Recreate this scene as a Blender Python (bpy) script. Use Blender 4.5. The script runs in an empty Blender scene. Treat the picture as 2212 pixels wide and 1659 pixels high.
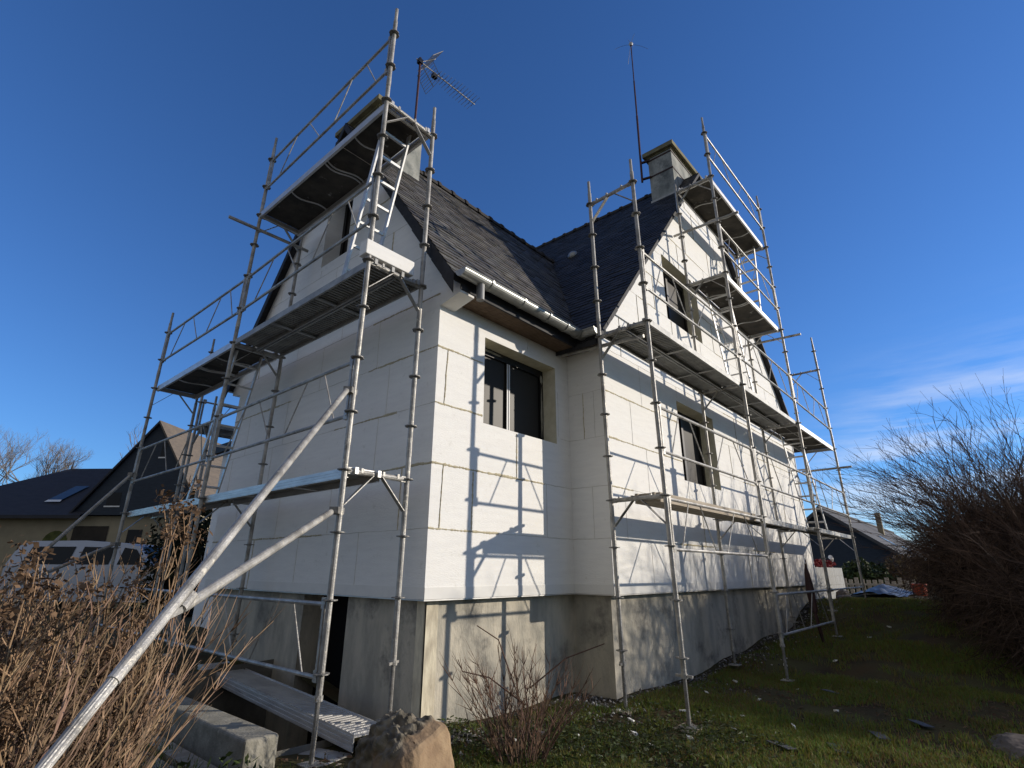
import bpy, math, random
import numpy as np
from mathutils import Vector, noise
rnd = random.Random(7)
R = math.radians
scene = bpy.context.scene
COL = scene.collection

# ------------------------------------------------------------------ helpers
def V(*a): return Vector(a)

class MB:
    """collects geometry in world coordinates, builds one mesh"""
    def __init__(s): s.v=[]; s.f=[]; s.m=[]; s.c=None; s.mi=0
    def quad(s,a,b,c,d):
        n=len(s.v); s.v+= [tuple(a),tuple(b),tuple(c),tuple(d)]; s.f.append((n,n+1,n+2,n+3)); s.m.append(s.mi); s._c(4)
    def poly(s,pts):
        n=len(s.v); s.v+=[tuple(p) for p in pts]; s.f.append(tuple(range(n,n+len(pts)))); s.m.append(s.mi); s._c(len(pts))
    def _c(s,k):
        if s.c is not None: s.c+= [s.cc]*k
    def usecol(s,c=(1,1,1,1)): s.c=[]; s.cc=c
    def box(s,a,b):
        x0,y0,z0=a; x1,y1,z1=b
        s.obox(V((x0+x1)/2,(y0+y1)/2,(z0+z1)/2),V(abs(x1-x0)/2,0,0),V(0,abs(y1-y0)/2,0),V(0,0,abs(z1-z0)/2))
    def obox(s,c,a,b,d):
        if a.cross(b).dot(d)<0: a=-a
        n=len(s.v); c=Vector(c)
        for i in (-1,1):
            for j in (-1,1):
                for k in (-1,1): s.v.append(tuple(c+a*i+b*j+d*k))
        for q in ((0,1,3,2),(4,6,7,5),(0,4,5,1),(2,3,7,6),(0,2,6,4),(1,5,7,3)):
            s.f.append(tuple(n+t for t in q)); s.m.append(s.mi)
        s._c(8)
    def bar(s,p,q,w,h,up=None):
        p=Vector(p); q=Vector(q); d=q-p; L=d.length; d/=L
        up=Vector(up) if up else (V(0,0,1) if abs(d.z)<.95 else V(1,0,0))
        sd=d.cross(up).normalized(); u=sd.cross(d).normalized()
        s.obox((p+q)/2,d*L/2,sd*w/2,u*h/2)
    def tube(s,p,q,r,n=8,r2=None,caps=True):
        s.path([p,q],[r,r if r2 is None else r2],n,caps)
    def path(s,pts,rs,n=6,caps=True):
        pts=[Vector(p) for p in pts]; k=len(pts)
        if not hasattr(rs,'__len__'): rs=[rs]*k
        d=(pts[1]-pts[0]).normalized()
        a=d.cross(V(0,0,1)) if abs(d.z)<.9 else d.cross(V(1,0,0)); a.normalize(); base=len(s.v)
        for i,p in enumerate(pts):
            dd=(pts[min(i+1,k-1)]-pts[max(i-1,0)])
            if dd.length>1e-9: d=dd.normalized()
            a=(a-d*a.dot(d)); 
            if a.length<1e-6: a=d.orthogonal()
            a.normalize(); b=d.cross(a)
            for j in range(n):
                t=2*math.pi*j/n; s.v.append(tuple(p+(a*math.cos(t)+b*math.sin(t))*rs[i]))
        for i in range(k-1):
            for j in range(n):
                j2=(j+1)%n; s.f.append((base+i*n+j,base+i*n+j2,base+(i+1)*n+j2,base+(i+1)*n+j)); s.m.append(s.mi)
        if caps and n>2:
            s.f.append(tuple(base+j for j in reversed(range(n)))); s.m.append(s.mi)
            s.f.append(tuple(base+(k-1)*n+j for j in range(n))); s.m.append(s.mi)
        s._c(k*n)
    def build(s,name,mats,parent=None,smooth=False,**kw):
        me=bpy.data.meshes.new(name)
        o=parent
        org=Vector((0,0,0))
        if parent is not None:
            org=Vector(parent['_org']) if '_org' in parent else Vector(parent.location)
        else:
            if kw.get('org') is not None: org=Vector(kw['org'])
        vs=[(x-org.x,y-org.y,z-org.z) for x,y,z in s.v]
        me.from_pydata(vs,[],s.f)
        if not isinstance(mats,(list,tuple)): mats=[mats]
        for m in mats: me.materials.append(m)
        if len(mats)>1: me.polygons.foreach_set('material_index',s.m)
        if s.c is not None:
            at=me.color_attributes.new('tone','FLOAT_COLOR','POINT')
            at.data.foreach_set('color',np.array(s.c,dtype=np.float32).ravel())
        if smooth: me.polygons.foreach_set('use_smooth',[True]*len(me.polygons))
        me.update()
        ob=bpy.data.objects.new(name,me); COL.objects.link(ob)
        if parent is not None:
            ob.parent=parent; ob['_org']=tuple(org)
        else: ob.location=org
        for k in ('label','category','group','kind'):
            if kw.get(k): ob[k]=kw[k]
        return ob

def mesh_np(name,verts,faces,mat,cols=None,parent=None,**kw):
    """verts (N,3) array, faces (M,k) array"""
    me=bpy.data.meshes.new(name); k=faces.shape[1]
    me.vertices.add(len(verts)); me.vertices.foreach_set('co',verts.astype(np.float32).ravel())
    me.loops.add(faces.size); me.loops.foreach_set('vertex_index',faces.astype(np.int32).ravel())
    me.polygons.add(len(faces)); me.polygons.foreach_set('loop_start',np.arange(0,faces.size,k,dtype=np.int32))
    me.polygons.foreach_set('loop_total',np.full(len(faces),k,dtype=np.int32))
    me.materials.append(mat)
    if cols is not None:
        at=me.color_attributes.new('tone','FLOAT_COLOR','POINT')
        at.data.foreach_set('color',cols.astype(np.float32).ravel())
    me.update(calc_edges=True); me.validate()
    ob=bpy.data.objects.new(name,me); COL.objects.link(ob)
    if parent is not None: ob.parent=parent
    for q in ('label','category','group','kind'):
        if kw.get(q): ob[q]=kw[q]
    return ob

def thing(name,label,cat,loc=(0,0,0),group=None):
    o=bpy.data.objects.new(name,None); COL.objects.link(o); o.location=loc
    o.empty_display_size=.2
    o['label']=label; o['category']=cat
    if group: o['group']=group
    return o

# ------------------------------------------------------------------ materials
def pmat(name,c1,c2=None,scale=4.0,rough=.8,metal=0.0,bump=0.0,bscale=60.0,stretch=(1,1,1),contrast=(.35,.65),attr=False,detail=6,spec=.3,c3=None,scale3=1.5,th3=(.58,.7),transl=0):
    m=bpy.data.materials.new(name); m.use_nodes=True; nt=m.node_tree; N=nt.nodes; L=nt.links
    b=N['Principled BSDF']; b.inputs['Roughness'].default_value=rough; b.inputs['Metallic'].default_value=metal
    b.inputs['Specular IOR Level'].default_value=spec
    tc=N.new('ShaderNodeTexCoord'); mp=N.new('ShaderNodeMapping'); L.new(tc.outputs['Object'],mp.inputs['Vector'])
    mp.inputs['Scale'].default_value=stretch
    col=None
    if c2 is not None:
        n=N.new('ShaderNodeTexNoise'); n.inputs['Scale'].default_value=scale; n.inputs['Detail'].default_value=detail; n.inputs['Roughness'].default_value=.6
        L.new(mp.outputs[0],n.inputs['Vector'])
        mr=N.new('ShaderNodeMapRange'); mr.inputs[1].default_value=contrast[0]; mr.inputs[2].default_value=contrast[1]
        L.new(n.outputs['Fac'],mr.inputs[0])
        mx=N.new('ShaderNodeMix'); mx.data_type='RGBA'; mx.inputs[6].default_value=(*c1,1); mx.inputs[7].default_value=(*c2,1)
        L.new(mr.outputs[0],mx.inputs[0]); col=mx.outputs[2]
        if c3 is not None:
            n3=N.new('ShaderNodeTexNoise'); n3.inputs['Scale'].default_value=scale3; n3.inputs['Detail'].default_value=8; n3.inputs['Roughness'].default_value=.7
            L.new(tc.outputs['Object'],n3.inputs['Vector'])
            r3=N.new('ShaderNodeMapRange'); r3.inputs[1].default_value=th3[0]; r3.inputs[2].default_value=th3[1]; L.new(n3.outputs['Fac'],r3.inputs[0])
            m3=N.new('ShaderNodeMix'); m3.data_type='RGBA'; L.new(r3.outputs[0],m3.inputs[0]); L.new(col,m3.inputs[6]); m3.inputs[7].default_value=(*c3,1); col=m3.outputs[2]
    if attr:
        at=N.new('ShaderNodeAttribute'); at.attribute_name='tone'
        if col is None: col=at.outputs['Color']
        else:
            mu=N.new('ShaderNodeMix'); mu.data_type='RGBA'; mu.blend_type='MULTIPLY'; mu.inputs[0].default_value=1
            L.new(col,mu.inputs[6]); L.new(at.outputs['Color'],mu.inputs[7]); col=mu.outputs[2]
    if col is None: b.inputs['Base Color'].default_value=(*c1,1)
    else: L.new(col,b.inputs['Base Color'])
    if bump:
        nb=N.new('ShaderNodeTexNoise'); nb.inputs['Scale'].default_value=bscale; nb.inputs['Detail'].default_value=5
        L.new(mp.outputs[0],nb.inputs['Vector'])
        bp=N.new('ShaderNodeBump'); bp.inputs['Strength'].default_value=bump; bp.inputs['Distance'].default_value=.01
        L.new(nb.outputs['Fac'],bp.inputs['Height']); L.new(bp.outputs[0],b.inputs['Normal'])
    if transl:
        tr=N.new('ShaderNodeBsdfTranslucent'); ms=N.new('ShaderNodeMixShader'); ms.inputs[0].default_value=transl
        if col is not None: L.new(col,tr.inputs['Color'])
        else: tr.inputs['Color'].default_value=(*c1,1)
        L.new(b.outputs[0],ms.inputs[1]); L.new(tr.outputs[0],ms.inputs[2]); L.new(ms.outputs[0],N['Material Output'].inputs['Surface'])
    return m

M_EPS=pmat('polystyrene',(.86,.85,.81),(.81,.80,.765),scale=3.2,rough=.85,bump=.35,bscale=26,stretch=(1,1,7),c3=(.73,.72,.675),scale3=13,th3=(.60,.70))
M_FOAM=pmat('pu_foam',(.56,.50,.35),(.40,.35,.24),scale=20,rough=.9)
M_JOINT=pmat('board_joint',(.52,.51,.46),(.64,.62,.56),scale=12,rough=.9)
M_MESHCOAT=pmat('base_coat',(.79,.78,.735),(.74,.73,.69),scale=6,rough=.8)
M_REVEAL=pmat('reveal_foam',(.73,.70,.57),(.58,.55,.42),scale=7,rough=.9,bump=.3,bscale=40)
M_PLINTH=pmat('cement_render',(.53,.485,.39),(.35,.33,.275),scale=3.0,rough=.95,bump=.6,bscale=38,stretch=(1.5,1.5,.55),contrast=(.40,.62),c3=(.20,.19,.165),scale3=1.7,th3=(.53,.66),detail=9)
M_PLASTER=pmat('flaking_plaster',(.72,.66,.50),(.42,.37,.28),scale=9,rough=.95,bump=.5,bscale=30,stretch=(1,1,.4))
M_SLATE=pmat('slate',(.135,.127,.113),(.078,.074,.069),scale=3,rough=.62,attr=True,bump=.3,bscale=25,c3=(.15,.15,.07),scale3=2.2,th3=(.62,.78))
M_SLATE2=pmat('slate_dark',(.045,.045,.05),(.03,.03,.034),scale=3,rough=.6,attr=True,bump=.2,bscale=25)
M_SLATEEDGE=pmat('slate_edge',(.035,.035,.038),(.02,.02,.022),scale=8,rough=.7)
M_RIDGE=pmat('ridge_tile',(.06,.055,.05),(.035,.033,.032),scale=6,rough=.9,c3=(.42,.24,.04),scale3=1.6,th3=(.63,.70))
M_ZINC=pmat('zinc',(.40,.405,.375),(.28,.285,.27),scale=7,rough=.42,metal=.55,bump=.1,bscale=12)
M_PIPE=pmat('zinc_pipe',(.25,.25,.24),(.18,.18,.18),scale=10,rough=.5,metal=.4)
M_WOOD=pmat('soffit_wood',(.17,.115,.072),(.09,.058,.037),scale=9,rough=.75,stretch=(1,6,1))
M_STEEL=pmat('galvanised_steel',(.49,.475,.44),(.24,.23,.21),scale=7,rough=.48,metal=.30,bump=.35,bscale=80,c3=(.60,.56,.47),scale3=17,th3=(.57,.66))
M_STEELD=pmat('rosette_steel',(.30,.29,.27),(.16,.155,.145),scale=30,rough=.6,metal=.35)
M_ALU=pmat('aluminium',(.66,.65,.62),(.50,.49,.47),scale=5,rough=.42,metal=.45,stretch=(1,1,4))
M_DECK=pmat('steel_deck',(.42,.42,.40),(.27,.27,.26),scale=7,rough=.6,metal=.25)
M_PLY=pmat('deck_plywood',(.085,.075,.06),(.035,.032,.028),scale=4,rough=.85,c3=(.30,.29,.26),scale3=6,th3=(.62,.70))
M_BOARD=pmat('timber_board',(.50,.44,.35),(.32,.27,.20),scale=10,rough=.85,stretch=(.3,2,4))
M_CONC=pmat('old_concrete',(.36,.34,.28),(.22,.21,.17),scale=9,rough=.95,bump=.5,bscale=60,c3=(.45,.42,.33),scale3=14,th3=(.6,.7))
M_BLOCK=pmat('concrete_block',(.44,.44,.42),(.30,.30,.29),scale=5,rough=.95,stretch=(3,3,.4),bump=.4,bscale=60)
M_CHIM=pmat('chimney_render',(.42,.42,.38),(.22,.23,.21),scale=4,rough=.95,bump=.3,bscale=40,stretch=(1,1,.6),c3=(.13,.14,.135),scale3=2.5,th3=(.5,.66))
M_CAP=pmat('mossy_cap',(.26,.235,.13),(.15,.135,.085),scale=7,rough=.95,bump=.4,bscale=30)
M_BLACK=pmat('black_frame',(.010,.010,.011),rough=.45)
M_DOORHOLE=pmat('door_panel',(.006,.006,.006),rough=.9,spec=.1)
M_MULL=pmat('white_seal',(.62,.63,.64),rough=.5)
M_IRON=pmat('painted_iron',(.035,.020,.020),(.06,.025,.02),scale=8,rough=.6)
M_RUSTMAST=pmat('mast_iron',(.10,.045,.05),(.05,.028,.035),scale=9,rough=.55,metal=.3)
M_GLASS=bpy.data.materials.new('window_glass'); M_GLASS.use_nodes=True
_b=M_GLASS.node_tree.nodes['Principled BSDF']; _b.inputs['Base Color'].default_value=(.035,.033,.030,1); _b.inputs['Roughness'].default_value=.42; _b.inputs['Specular IOR Level'].default_value=.12

# ------------------------------------------------------------------ camera, light, sky
FV=V(0.7010659503921239,0.6223938845799771,0.3480407815734157)
RV=V(0.6620409011685793,-0.7494382811892409,0.006641375460814955)
UV=V(-0.2649686365981514,-0.22576119047693366,0.9374558690913157)
from mathutils import Matrix
cam=bpy.data.cameras.new('camera'); co=bpy.data.objects.new('camera',cam); COL.objects.link(co)
mm=Matrix.Identity(4)
for i in range(3): mm[i][0]=RV[i]; mm[i][1]=UV[i]; mm[i][2]=-FV[i]
mm[2][3]=0.72405
co.matrix_world=mm
cam.sensor_width=36; cam.lens=1160.2646/2212*36
cam.shift_x=(1106-1094.1358)/2212; cam.shift_y=(801.152-829.5)/2212
cam.clip_end=3000; cam.clip_start=.05
scene.camera=co
S=V(1.09,-1,.4245).normalized()
sun=bpy.data.lights.new('sun','SUN'); so=bpy.data.objects.new('sun',sun); COL.objects.link(so)
sun.energy=4.0; sun.angle=R(.55); sun.color=(1,.90,.77)
so.rotation_euler=S.to_track_quat('Z','Y').to_euler()
EL=math.asin(S.z); AZ=math.atan2(S.x,S.y)
w=bpy.data.worlds.new('World'); scene.world=w; w.use_nodes=True
nt=w.node_tree; N=nt.nodes; L=nt.links
bg=N['Background']; sky=N.new('ShaderNodeTexSky'); sky.sky_type='NISHITA'; sky.sun_disc=False
sky.sun_elevation=EL; sky.sun_rotation=AZ; sky.altitude=20; sky.air_density=1.0; sky.dust_density=.1; sky.ozone_density=2.5
bg.inputs['Strength'].default_value=.138
# thin high cloud towards the lower right of the view (in sky direction space)
tc=N.new('ShaderNodeTexCoord'); mp=N.new('ShaderNodeMapping'); mp.inputs['Scale'].default_value=(1.2,1.2,9); L.new(tc.outputs['Generated'],mp.inputs['Vector'])
nz=N.new('ShaderNodeTexNoise'); nz.inputs['Scale'].default_value=3.2; nz.inputs['Detail'].default_value=8; nz.inputs['Roughness'].default_value=.58; L.new(mp.outputs[0],nz.inputs['Vector'])
mr=N.new('ShaderNodeMapRange'); mr.inputs[1].default_value=.42; mr.inputs[2].default_value=.74; mr.inputs[3].default_value=0; mr.inputs[4].default_value=1; L.new(nz.outputs['Fac'],mr.inputs[0])
dt=N.new('ShaderNodeVectorMath'); dt.operation='DOT_PRODUCT'; L.new(tc.outputs['Generated'],dt.inputs[0]); dt.inputs[1].default_value=tuple(V(1.0,-.10,.07).normalized())
m2=N.new('ShaderNodeMapRange'); m2.inputs[1].default_value=.93; m2.inputs[2].default_value=.995; m2.interpolation_type='SMOOTHSTEP'; L.new(dt.outputs['Value'],m2.inputs[0])
mu=N.new('ShaderNodeMath'); mu.operation='MULTIPLY'; L.new(mr.outputs[0],mu.inputs[0]); L.new(m2.outputs[0],mu.inputs[1])
sx_=N.new('ShaderNodeSeparateXYZ'); L.new(tc.outputs['Generated'],sx_.inputs[0])
el_=N.new('ShaderNodeMapRange'); el_.interpolation_type='SMOOTHSTEP'; el_.inputs[1].default_value=.16; el_.inputs[2].default_value=.36; el_.inputs[3].default_value=1; el_.inputs[4].default_value=.06; L.new(sx_.outputs['Z'],el_.inputs[0])
mz_=N.new('ShaderNodeMath'); mz_.operation='MULTIPLY'; L.new(mu.outputs[0],mz_.inputs[0]); L.new(el_.outputs[0],mz_.inputs[1]); mu=mz_
m3=N.new('ShaderNodeMath'); m3.operation='MULTIPLY'; m3.inputs[1].default_value=.85; L.new(mu.outputs[0],m3.inputs[0])
mx=N.new('ShaderNodeMix'); mx.data_type='RGBA'; L.new(m3.outputs[0],mx.inputs[0]); tn=N.new('ShaderNodeMix'); tn.data_type='RGBA'; tn.blend_type='MULTIPLY'; tn.inputs[0].default_value=1; L.new(sky.outputs[0],tn.inputs[6]); tn.inputs[7].default_value=(.385,.655,1.06,1); L.new(tn.outputs[2],mx.inputs[6]); mx.inputs[7].default_value=(6.2,6.3,6.6,1)
# unseen bright cloud bank added behind the camera, neutral fill for the shaded walls
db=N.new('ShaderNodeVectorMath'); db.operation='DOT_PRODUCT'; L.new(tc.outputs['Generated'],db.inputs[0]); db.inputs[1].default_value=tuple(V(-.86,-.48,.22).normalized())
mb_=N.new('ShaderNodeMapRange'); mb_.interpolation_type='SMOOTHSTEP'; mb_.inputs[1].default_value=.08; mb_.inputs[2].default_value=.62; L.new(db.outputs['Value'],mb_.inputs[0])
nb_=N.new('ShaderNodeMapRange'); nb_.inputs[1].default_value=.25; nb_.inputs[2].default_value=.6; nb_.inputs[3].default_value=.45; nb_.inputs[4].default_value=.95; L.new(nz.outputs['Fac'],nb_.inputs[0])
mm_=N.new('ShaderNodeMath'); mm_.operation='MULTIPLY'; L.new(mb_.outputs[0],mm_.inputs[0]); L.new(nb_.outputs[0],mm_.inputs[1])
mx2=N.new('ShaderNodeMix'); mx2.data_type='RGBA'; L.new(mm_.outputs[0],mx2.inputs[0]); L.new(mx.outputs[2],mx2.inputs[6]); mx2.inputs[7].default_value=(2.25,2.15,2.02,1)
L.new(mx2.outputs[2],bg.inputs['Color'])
scene.view_settings.view_transform='Standard'; scene.view_settings.look='None'; scene.view_settings.exposure=.15; scene.view_settings.gamma=1
scene.render.engine='CYCLES'

# ------------------------------------------------------------------ terrain
CTRL=[(0,0,-.95),(-3,0,-.95),(0,3,-.8),(1.5,2.5,-.74),(2.46,3.98,-.57),(3.3,3.7,-.50),(4,3,-.62),(5.6,3.4,-.55),(5.35,2.5,-.62),(8.4,2.5,-.62),(9.2,3.4,-.44),(11.4,2.5,-.33),(11.4,3.4,-.31),
 (14.5,2.5,.17),(14.4,3.4,.13),(1.8,5,-.56),(1.8,4.0,-.60),(1.3,4.4,-.62),(2.5,7,-.38),(3.1,7,-.28),(2.4,10,-.35),(4,10,-.3),(6,1,-.72),(9,0,-.62),(9,-2,-.55),(14,0,0.0),(17.5,3.4,.08),(20,2,.15),(20,-3,.2),(0,10,-.45),(-10,0,-1.0),(-6,15,-.5),(5,-6,-.8),(30,0,.2),(30,20,.1),(0,30,-.4),(20,30,.1),(-20,20,-.5)]
def gz(x,y):
    ws=0; zs=0
    for cx,cy,cz in CTRL:
        d2=(x-cx)**2+(y-cy)**2+.05; ww=1/d2**1.6; ws+=ww; zs+=ww*cz
    z=zs/ws; far=min(1,max(0,(math.hypot(x,y)-30)/40))
    z=z*(1-far)+.05*far
    return z+.045*noise.noise(V(x*1.3,y*1.3,0))+.012*noise.noise(V(x*4.5,y*4.5,3))
PX0,PX1,PY0,PY1=2.18,3.44,4.30,6.60   # stairwell opening
def axis(a,b,st,extra,out):
    s=set(); x=a
    while x<b+1e-6: s.add(round(x,4)); x+=st
    for e in extra: s.add(e)
    for e in out: s.add(e)
    return sorted(s)
outs=[-600,-300,-150,-80,-50,-35,-25,-18,-12,-8]
xs=axis(-5,20,.2,[PX0,PX1],outs+[22,25,30,36,45,60,90,150,300,700])
ys=axis(-6,14,.2,[PY0,PY1],outs+[16,19,23,28,35,45,60,90,150,300,700])
vs=[]; idx={}
for j,y in enumerate(ys):
    for i,x in enumerate(xs): vs.append((x,y,gz(x,y)))
nx=len(xs); fs=[]
for j in range(len(ys)-1):
    for i in range(nx-1):
        cx=(xs[i]+xs[i+1])/2; cy=(ys[j]+ys[j+1])/2
        if PX0<cx<PX1 and PY0<cy<PY1: continue
        fs.append((j*nx+i,j*nx+i+1,(j+1)*nx+i+1,(j+1)*nx+i))
M_GROUND=pmat('lawn_soil',(.080,.080,.038),(.050,.040,.028),scale=1.6,rough=1,bump=.8,bscale=22,spec=.05,c3=(.075,.055,.030),scale3=.9,th3=(.5,.62))
g=MB(); g.v=vs; g.f=fs; g.m=[0]*len(fs)
ob=g.build('ground',M_GROUND,smooth=True,kind='structure')

M_BOUNCE=pmat('bounce_gravel',(.46,.42,.35),(.36,.33,.27),scale=14,rough=1,bump=.6,bscale=60)
def drape(name,x0,x1,y0,y1,mat,n=26):
    vs=[];fs=[]
    for j in range(n):
        for i in range(n):
            x=x0+(x1-x0)*i/(n-1); y=y0+(y1-y0)*j/(n-1); vs.append((x,y,gz(x,y)+.03))
    for j in range(n-1):
        for i in range(n-1): fs.append((j*n+i,j*n+i+1,(j+1)*n+i+1,(j+1)*n+i))
    g=MB(); g.v=vs; g.f=fs; g.m=[0]*len(fs); return g.build(name,mat,smooth=True,kind='structure')
drape('bounce_ground',-16,-1.9,-8,19,M_BOUNCE); drape('bounce_ground',-1.85,2.2,8.4,20,M_BOUNCE,20)  # pale gravel sheets added to bounce warm fill onto the shaded walls
# ------------------------------------------------------------------ house
house=thing('house','large house under renovation clad in white polystyrene boards with slate roofs','house',(5.6,4.0,0))
XA,YB,YG,X1,ZI=3.321,3.888,3.36,5.61,.478      # wall planes: gable A, bay, gable B ; inner corner ; insulation bottom
XR=14.40
# frames: (origin, s-dir, outward normal)
def wallpanel(mb,O,sd,nd,zb,top,brk,ops,depth=.14,closer=True,sides=False):
    O=Vector(O); sd=Vector(sd); nd=Vector(nd)
    P=lambda s,z,d=0: O+sd*s+V(0,0,z)-nd*d
    flip = sd.cross(V(0,0,1)).dot(nd)<0
    def q(a,b,c,d):
        mb.quad(*( (d,c,b,a) if flip else (a,b,c,d)))
    bs=sorted(set(brk+[o[0] for o in ops]+[o[1] for o in ops]))
    bs=[b for b in bs if brk[0]-1e-6<=b<=brk[-1]+1e-6]
    for s0,s1 in zip(bs[:-1],bs[1:]):
        cuts=sorted([(o[2],o[3]) for o in ops if o[0]<=s0+1e-6 and o[1]>=s1-1e-6])
        z=zb
        for a,b in cuts:
            q(P(s0,z),P(s1,z),P(s1,a),P(s0,a)); z=b
        q(P(s0,z),P(s1,z),P(s1,top(s1-1e-5)),P(s0,top(s0+1e-5)))
        if closer:
            q(P(s0,zb,depth),P(s1,zb,depth),P(s1,zb),P(s0,zb))
            q(P(s0,top(s0+1e-5)),P(s1,top(s1-1e-5)),P(s1,top(s1-1e-5),depth),P(s0,top(s0+1e-5),depth))
    if sides:
        a,b=brk[0],brk[-1]
        q(P(a,zb,depth),P(a,zb),P(a,top(a+1e-5)),P(a,top(a+1e-5),depth))
        q(P(b,zb),P(b,zb,depth),P(b,top(b-1e-5),depth),P(b,top(b-1e-5)))
def reveal(mb,O,sd,nd,o,depth):
    O=Vector(O); sd=Vector(sd); nd=Vector(nd); P=lambda s,z,d=0: O+sd*s+V(0,0,z)-nd*d
    s0,s1,a,b=o[:4]; e=.001
    for q in ((P(s0,a,e),P(s0,a,depth),P(s0,b,depth),P(s0,b,e)),(P(s1,a,depth),P(s1,a,e),P(s1,b,e),P(s1,b,depth)),
              (P(s0,b,e),P(s0,b,depth),P(s1,b,depth),P(s1,b,e)),(P(s0,a,depth),P(s0,a,e),P(s1,a,e),P(s1,a,depth))): mb.quad(*q)
def joints(mb,O,sd,nd,segs,top,ops,seed=1):
    """wavy beads of foam / open joints between boards. segs: (s0,z0,s1,z1,foam,width)"""
    rr=random.Random(seed); O=Vector(O); sd=Vector(sd); nd=Vector(nd)
    for s0,z0,s1,z1,foam,wd in segs:
        mb.mi=1 if foam else 2
        Ls=math.hypot(s1-s0,z1-z0); n=max(2,int(Ls/(.016 if foam else .06))); hz=abs(s1-s0)>abs(z1-z0)
        pts=[]; ph=rr.random()*9
        for i in range(n+1):
            t=i/n; s=s0+(s1-s0)*t; z=z0+(z1-z0)*t
            amp=noise.noise(V(s*2.3+ph,z*2.3,ph)); wob=.006*noise.noise(V(s*9,z*9,ph+5))
            hw=wd*.5*(.30+.55*max(0,.4+1.6*amp)+(.95*rr.random() if foam else .15*rr.random()))
            ok=(z<top(s)-.03) and not any(o[0]-.01<s<o[1]+.01 and o[2]-.01<z<o[3]+.01 for o in ops)
            pts.append((s+(0 if hz else wob),z+(wob if hz else 0),hw,ok))
        pr=.007 if foam else .0035
        for (sa,za,wa,oa),(sb,zb_,wb,o2) in zip(pts[:-1],pts[1:]):
            if not(oa and o2): continue
            P=lambda s,z,d: O+sd*s+V(0,0,z)+nd*d
            if hz: A=[P(sa,za-wa,.0008),P(sb,zb_-wb,.0008),P(sb,zb_,pr),P(sa,za,pr)]; B=[P(sa,za,pr),P(sb,zb_,pr),P(sb,zb_+wb,.0008),P(sa,za+wa,.0008)]
            else: A=[P(sa-wa,za,.0008),P(sb-wb,zb_,.0008),P(sb,zb_,pr),P(sa,za,pr)]; B=[P(sa,za,pr),P(sb,zb_,pr),P(sb+wb,zb_,.0008),P(sa+wa,za,.0008)]
            mb.quad(*A); mb.quad(*B)
    mb.mi=0
def auto_segs(s0,s1,zb,zt,seed,foamp=.4,rows=.6,corner=None):
    rr=random.Random(seed); out=[]; k=0; z=zb
    while z<zt:
        if k>0:
            s=s0
            while s<s1:
                e=min(s1,s+rr.choice([.6,1.2,1.8])); fo=rr.random()<foamp
                out.append((s,z,e,z,fo,.018 if fo else .009)); s=e
        s=s0+(.35+.5*rr.random() if k%2 else .9+.4*rr.random())
        while s<s1-.1:
            if rr.random()<.85:
                fo=rr.random()<foamp*.8; out.append((s+rr.uniform(-.01,.01),z,s+rr.uniform(-.01,.01),min(z+rows,zt),fo,.015 if fo else .008))
            s+=1.2+rr.uniform(-.08,.08)
        z+=rows; k+=1
    return out
# gable A (faces -X); s runs along +Y from YB
WA=8.66
RA=6.27; ZRA=7.22; SA=1.39           # roof underside ridge, slope
def topA(s):
    y=YB+s; return ZRA-SA*abs(y-RA)
opsA=[(5.93-YB,6.60-YB,4.86,6.12)]
mb=MB(); OA=V(XA,YB,0); sA=V(0,1,0); nA=V(-1,0,0)
wallpanel(mb,OA,sA,nA,ZI,topA,[0,RA-YB,WA-YB],opsA)
joints(mb,OA,sA,nA,auto_segs(0,WA-YB,ZI,7.2,11,.25),topA,opsA,3)
wa=mb.build('wall',[M_EPS,M_FOAM,M_JOINT],house); wa['label']='shaded west gable wall of white insulation boards'
# boxed eave ends on gable A
for sg in (-1,1):
    mb=MB()
    yw=YB if sg<0 else WA; ye=yw+sg*.30
    f=lambda y: ZRA-SA*abs(y-RA)
    pr=[(yw-sg*.0,3.33),(ye,f(ye)-.10),(ye,f(ye)-.004),(yw,f(yw)-.004)]
    for x in (XA-.002,XA+.20):
        pts=[(x,y,z) for y,z in pr]
        if (sg<0)==(x<XA+.1): pts=pts[::-1]
        mb.poly(pts)
    for i in range(4):
        a=pr[i]; b=pr[(i+1)%4]; mb.quad((XA-.002,a[0],a[1]),(XA-.002,b[0],b[1]),(XA+.2,b[0],b[1]),(XA+.2,a[0],a[1]))
    mb.build('eave_box',M_EPS,house)
# bay wall (faces -Y) s along +X from XA
OB=V(XA,YB,0); sB=V(1,0,0); nB=V(0,-1,0); LB=X1-XA; ZT=3.45
opsB=[(4.01-XA,5.33-XA,2.20,3.20)]
mb=MB(); tB=lambda s: ZT
wallpanel(mb,OB,sB,nB,ZI,tB,[0,LB],opsB)
rz=[ZI+.6*k for k in range(6)]
sg=[(0,rz[1],.95,rz[1],True,.018),(.95,rz[1],LB,rz[1],False,.012),(0,rz[2],1.25,rz[2],True,.020),(1.25,rz[2],1.75,rz[2],True,.02),(1.75,rz[2],LB,rz[2],False,.014),
    (0,rz[3],.72,rz[3],True,.017),(2.0,rz[3],LB,rz[3],False,.01),(0,rz[4],.70,rz[4],True,.016),
    (.13,rz[1],.15,rz[2],True,.016),(.555,rz[1],.56,rz[2]-.02,True,.017),(1.78,rz[1],1.78,rz[2],False,.016),(1.24,rz[2],1.24,rz[3],True,.018),
    (.12,rz[3],.14,rz[4],True,.016),(1.45,3.2,1.45,ZT,False,.01),(2.05,2.3,2.05,rz[4],False,.01),(.02,2.20,.02,2.2,False,.01)]
joints(mb,OB,sB,nB,sg,tB,opsB,5)
wb=mb.build('wall',[M_EPS,M_FOAM,M_JOINT],house); wb['label']='short sunlit bay wall with the sliding window'
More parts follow.
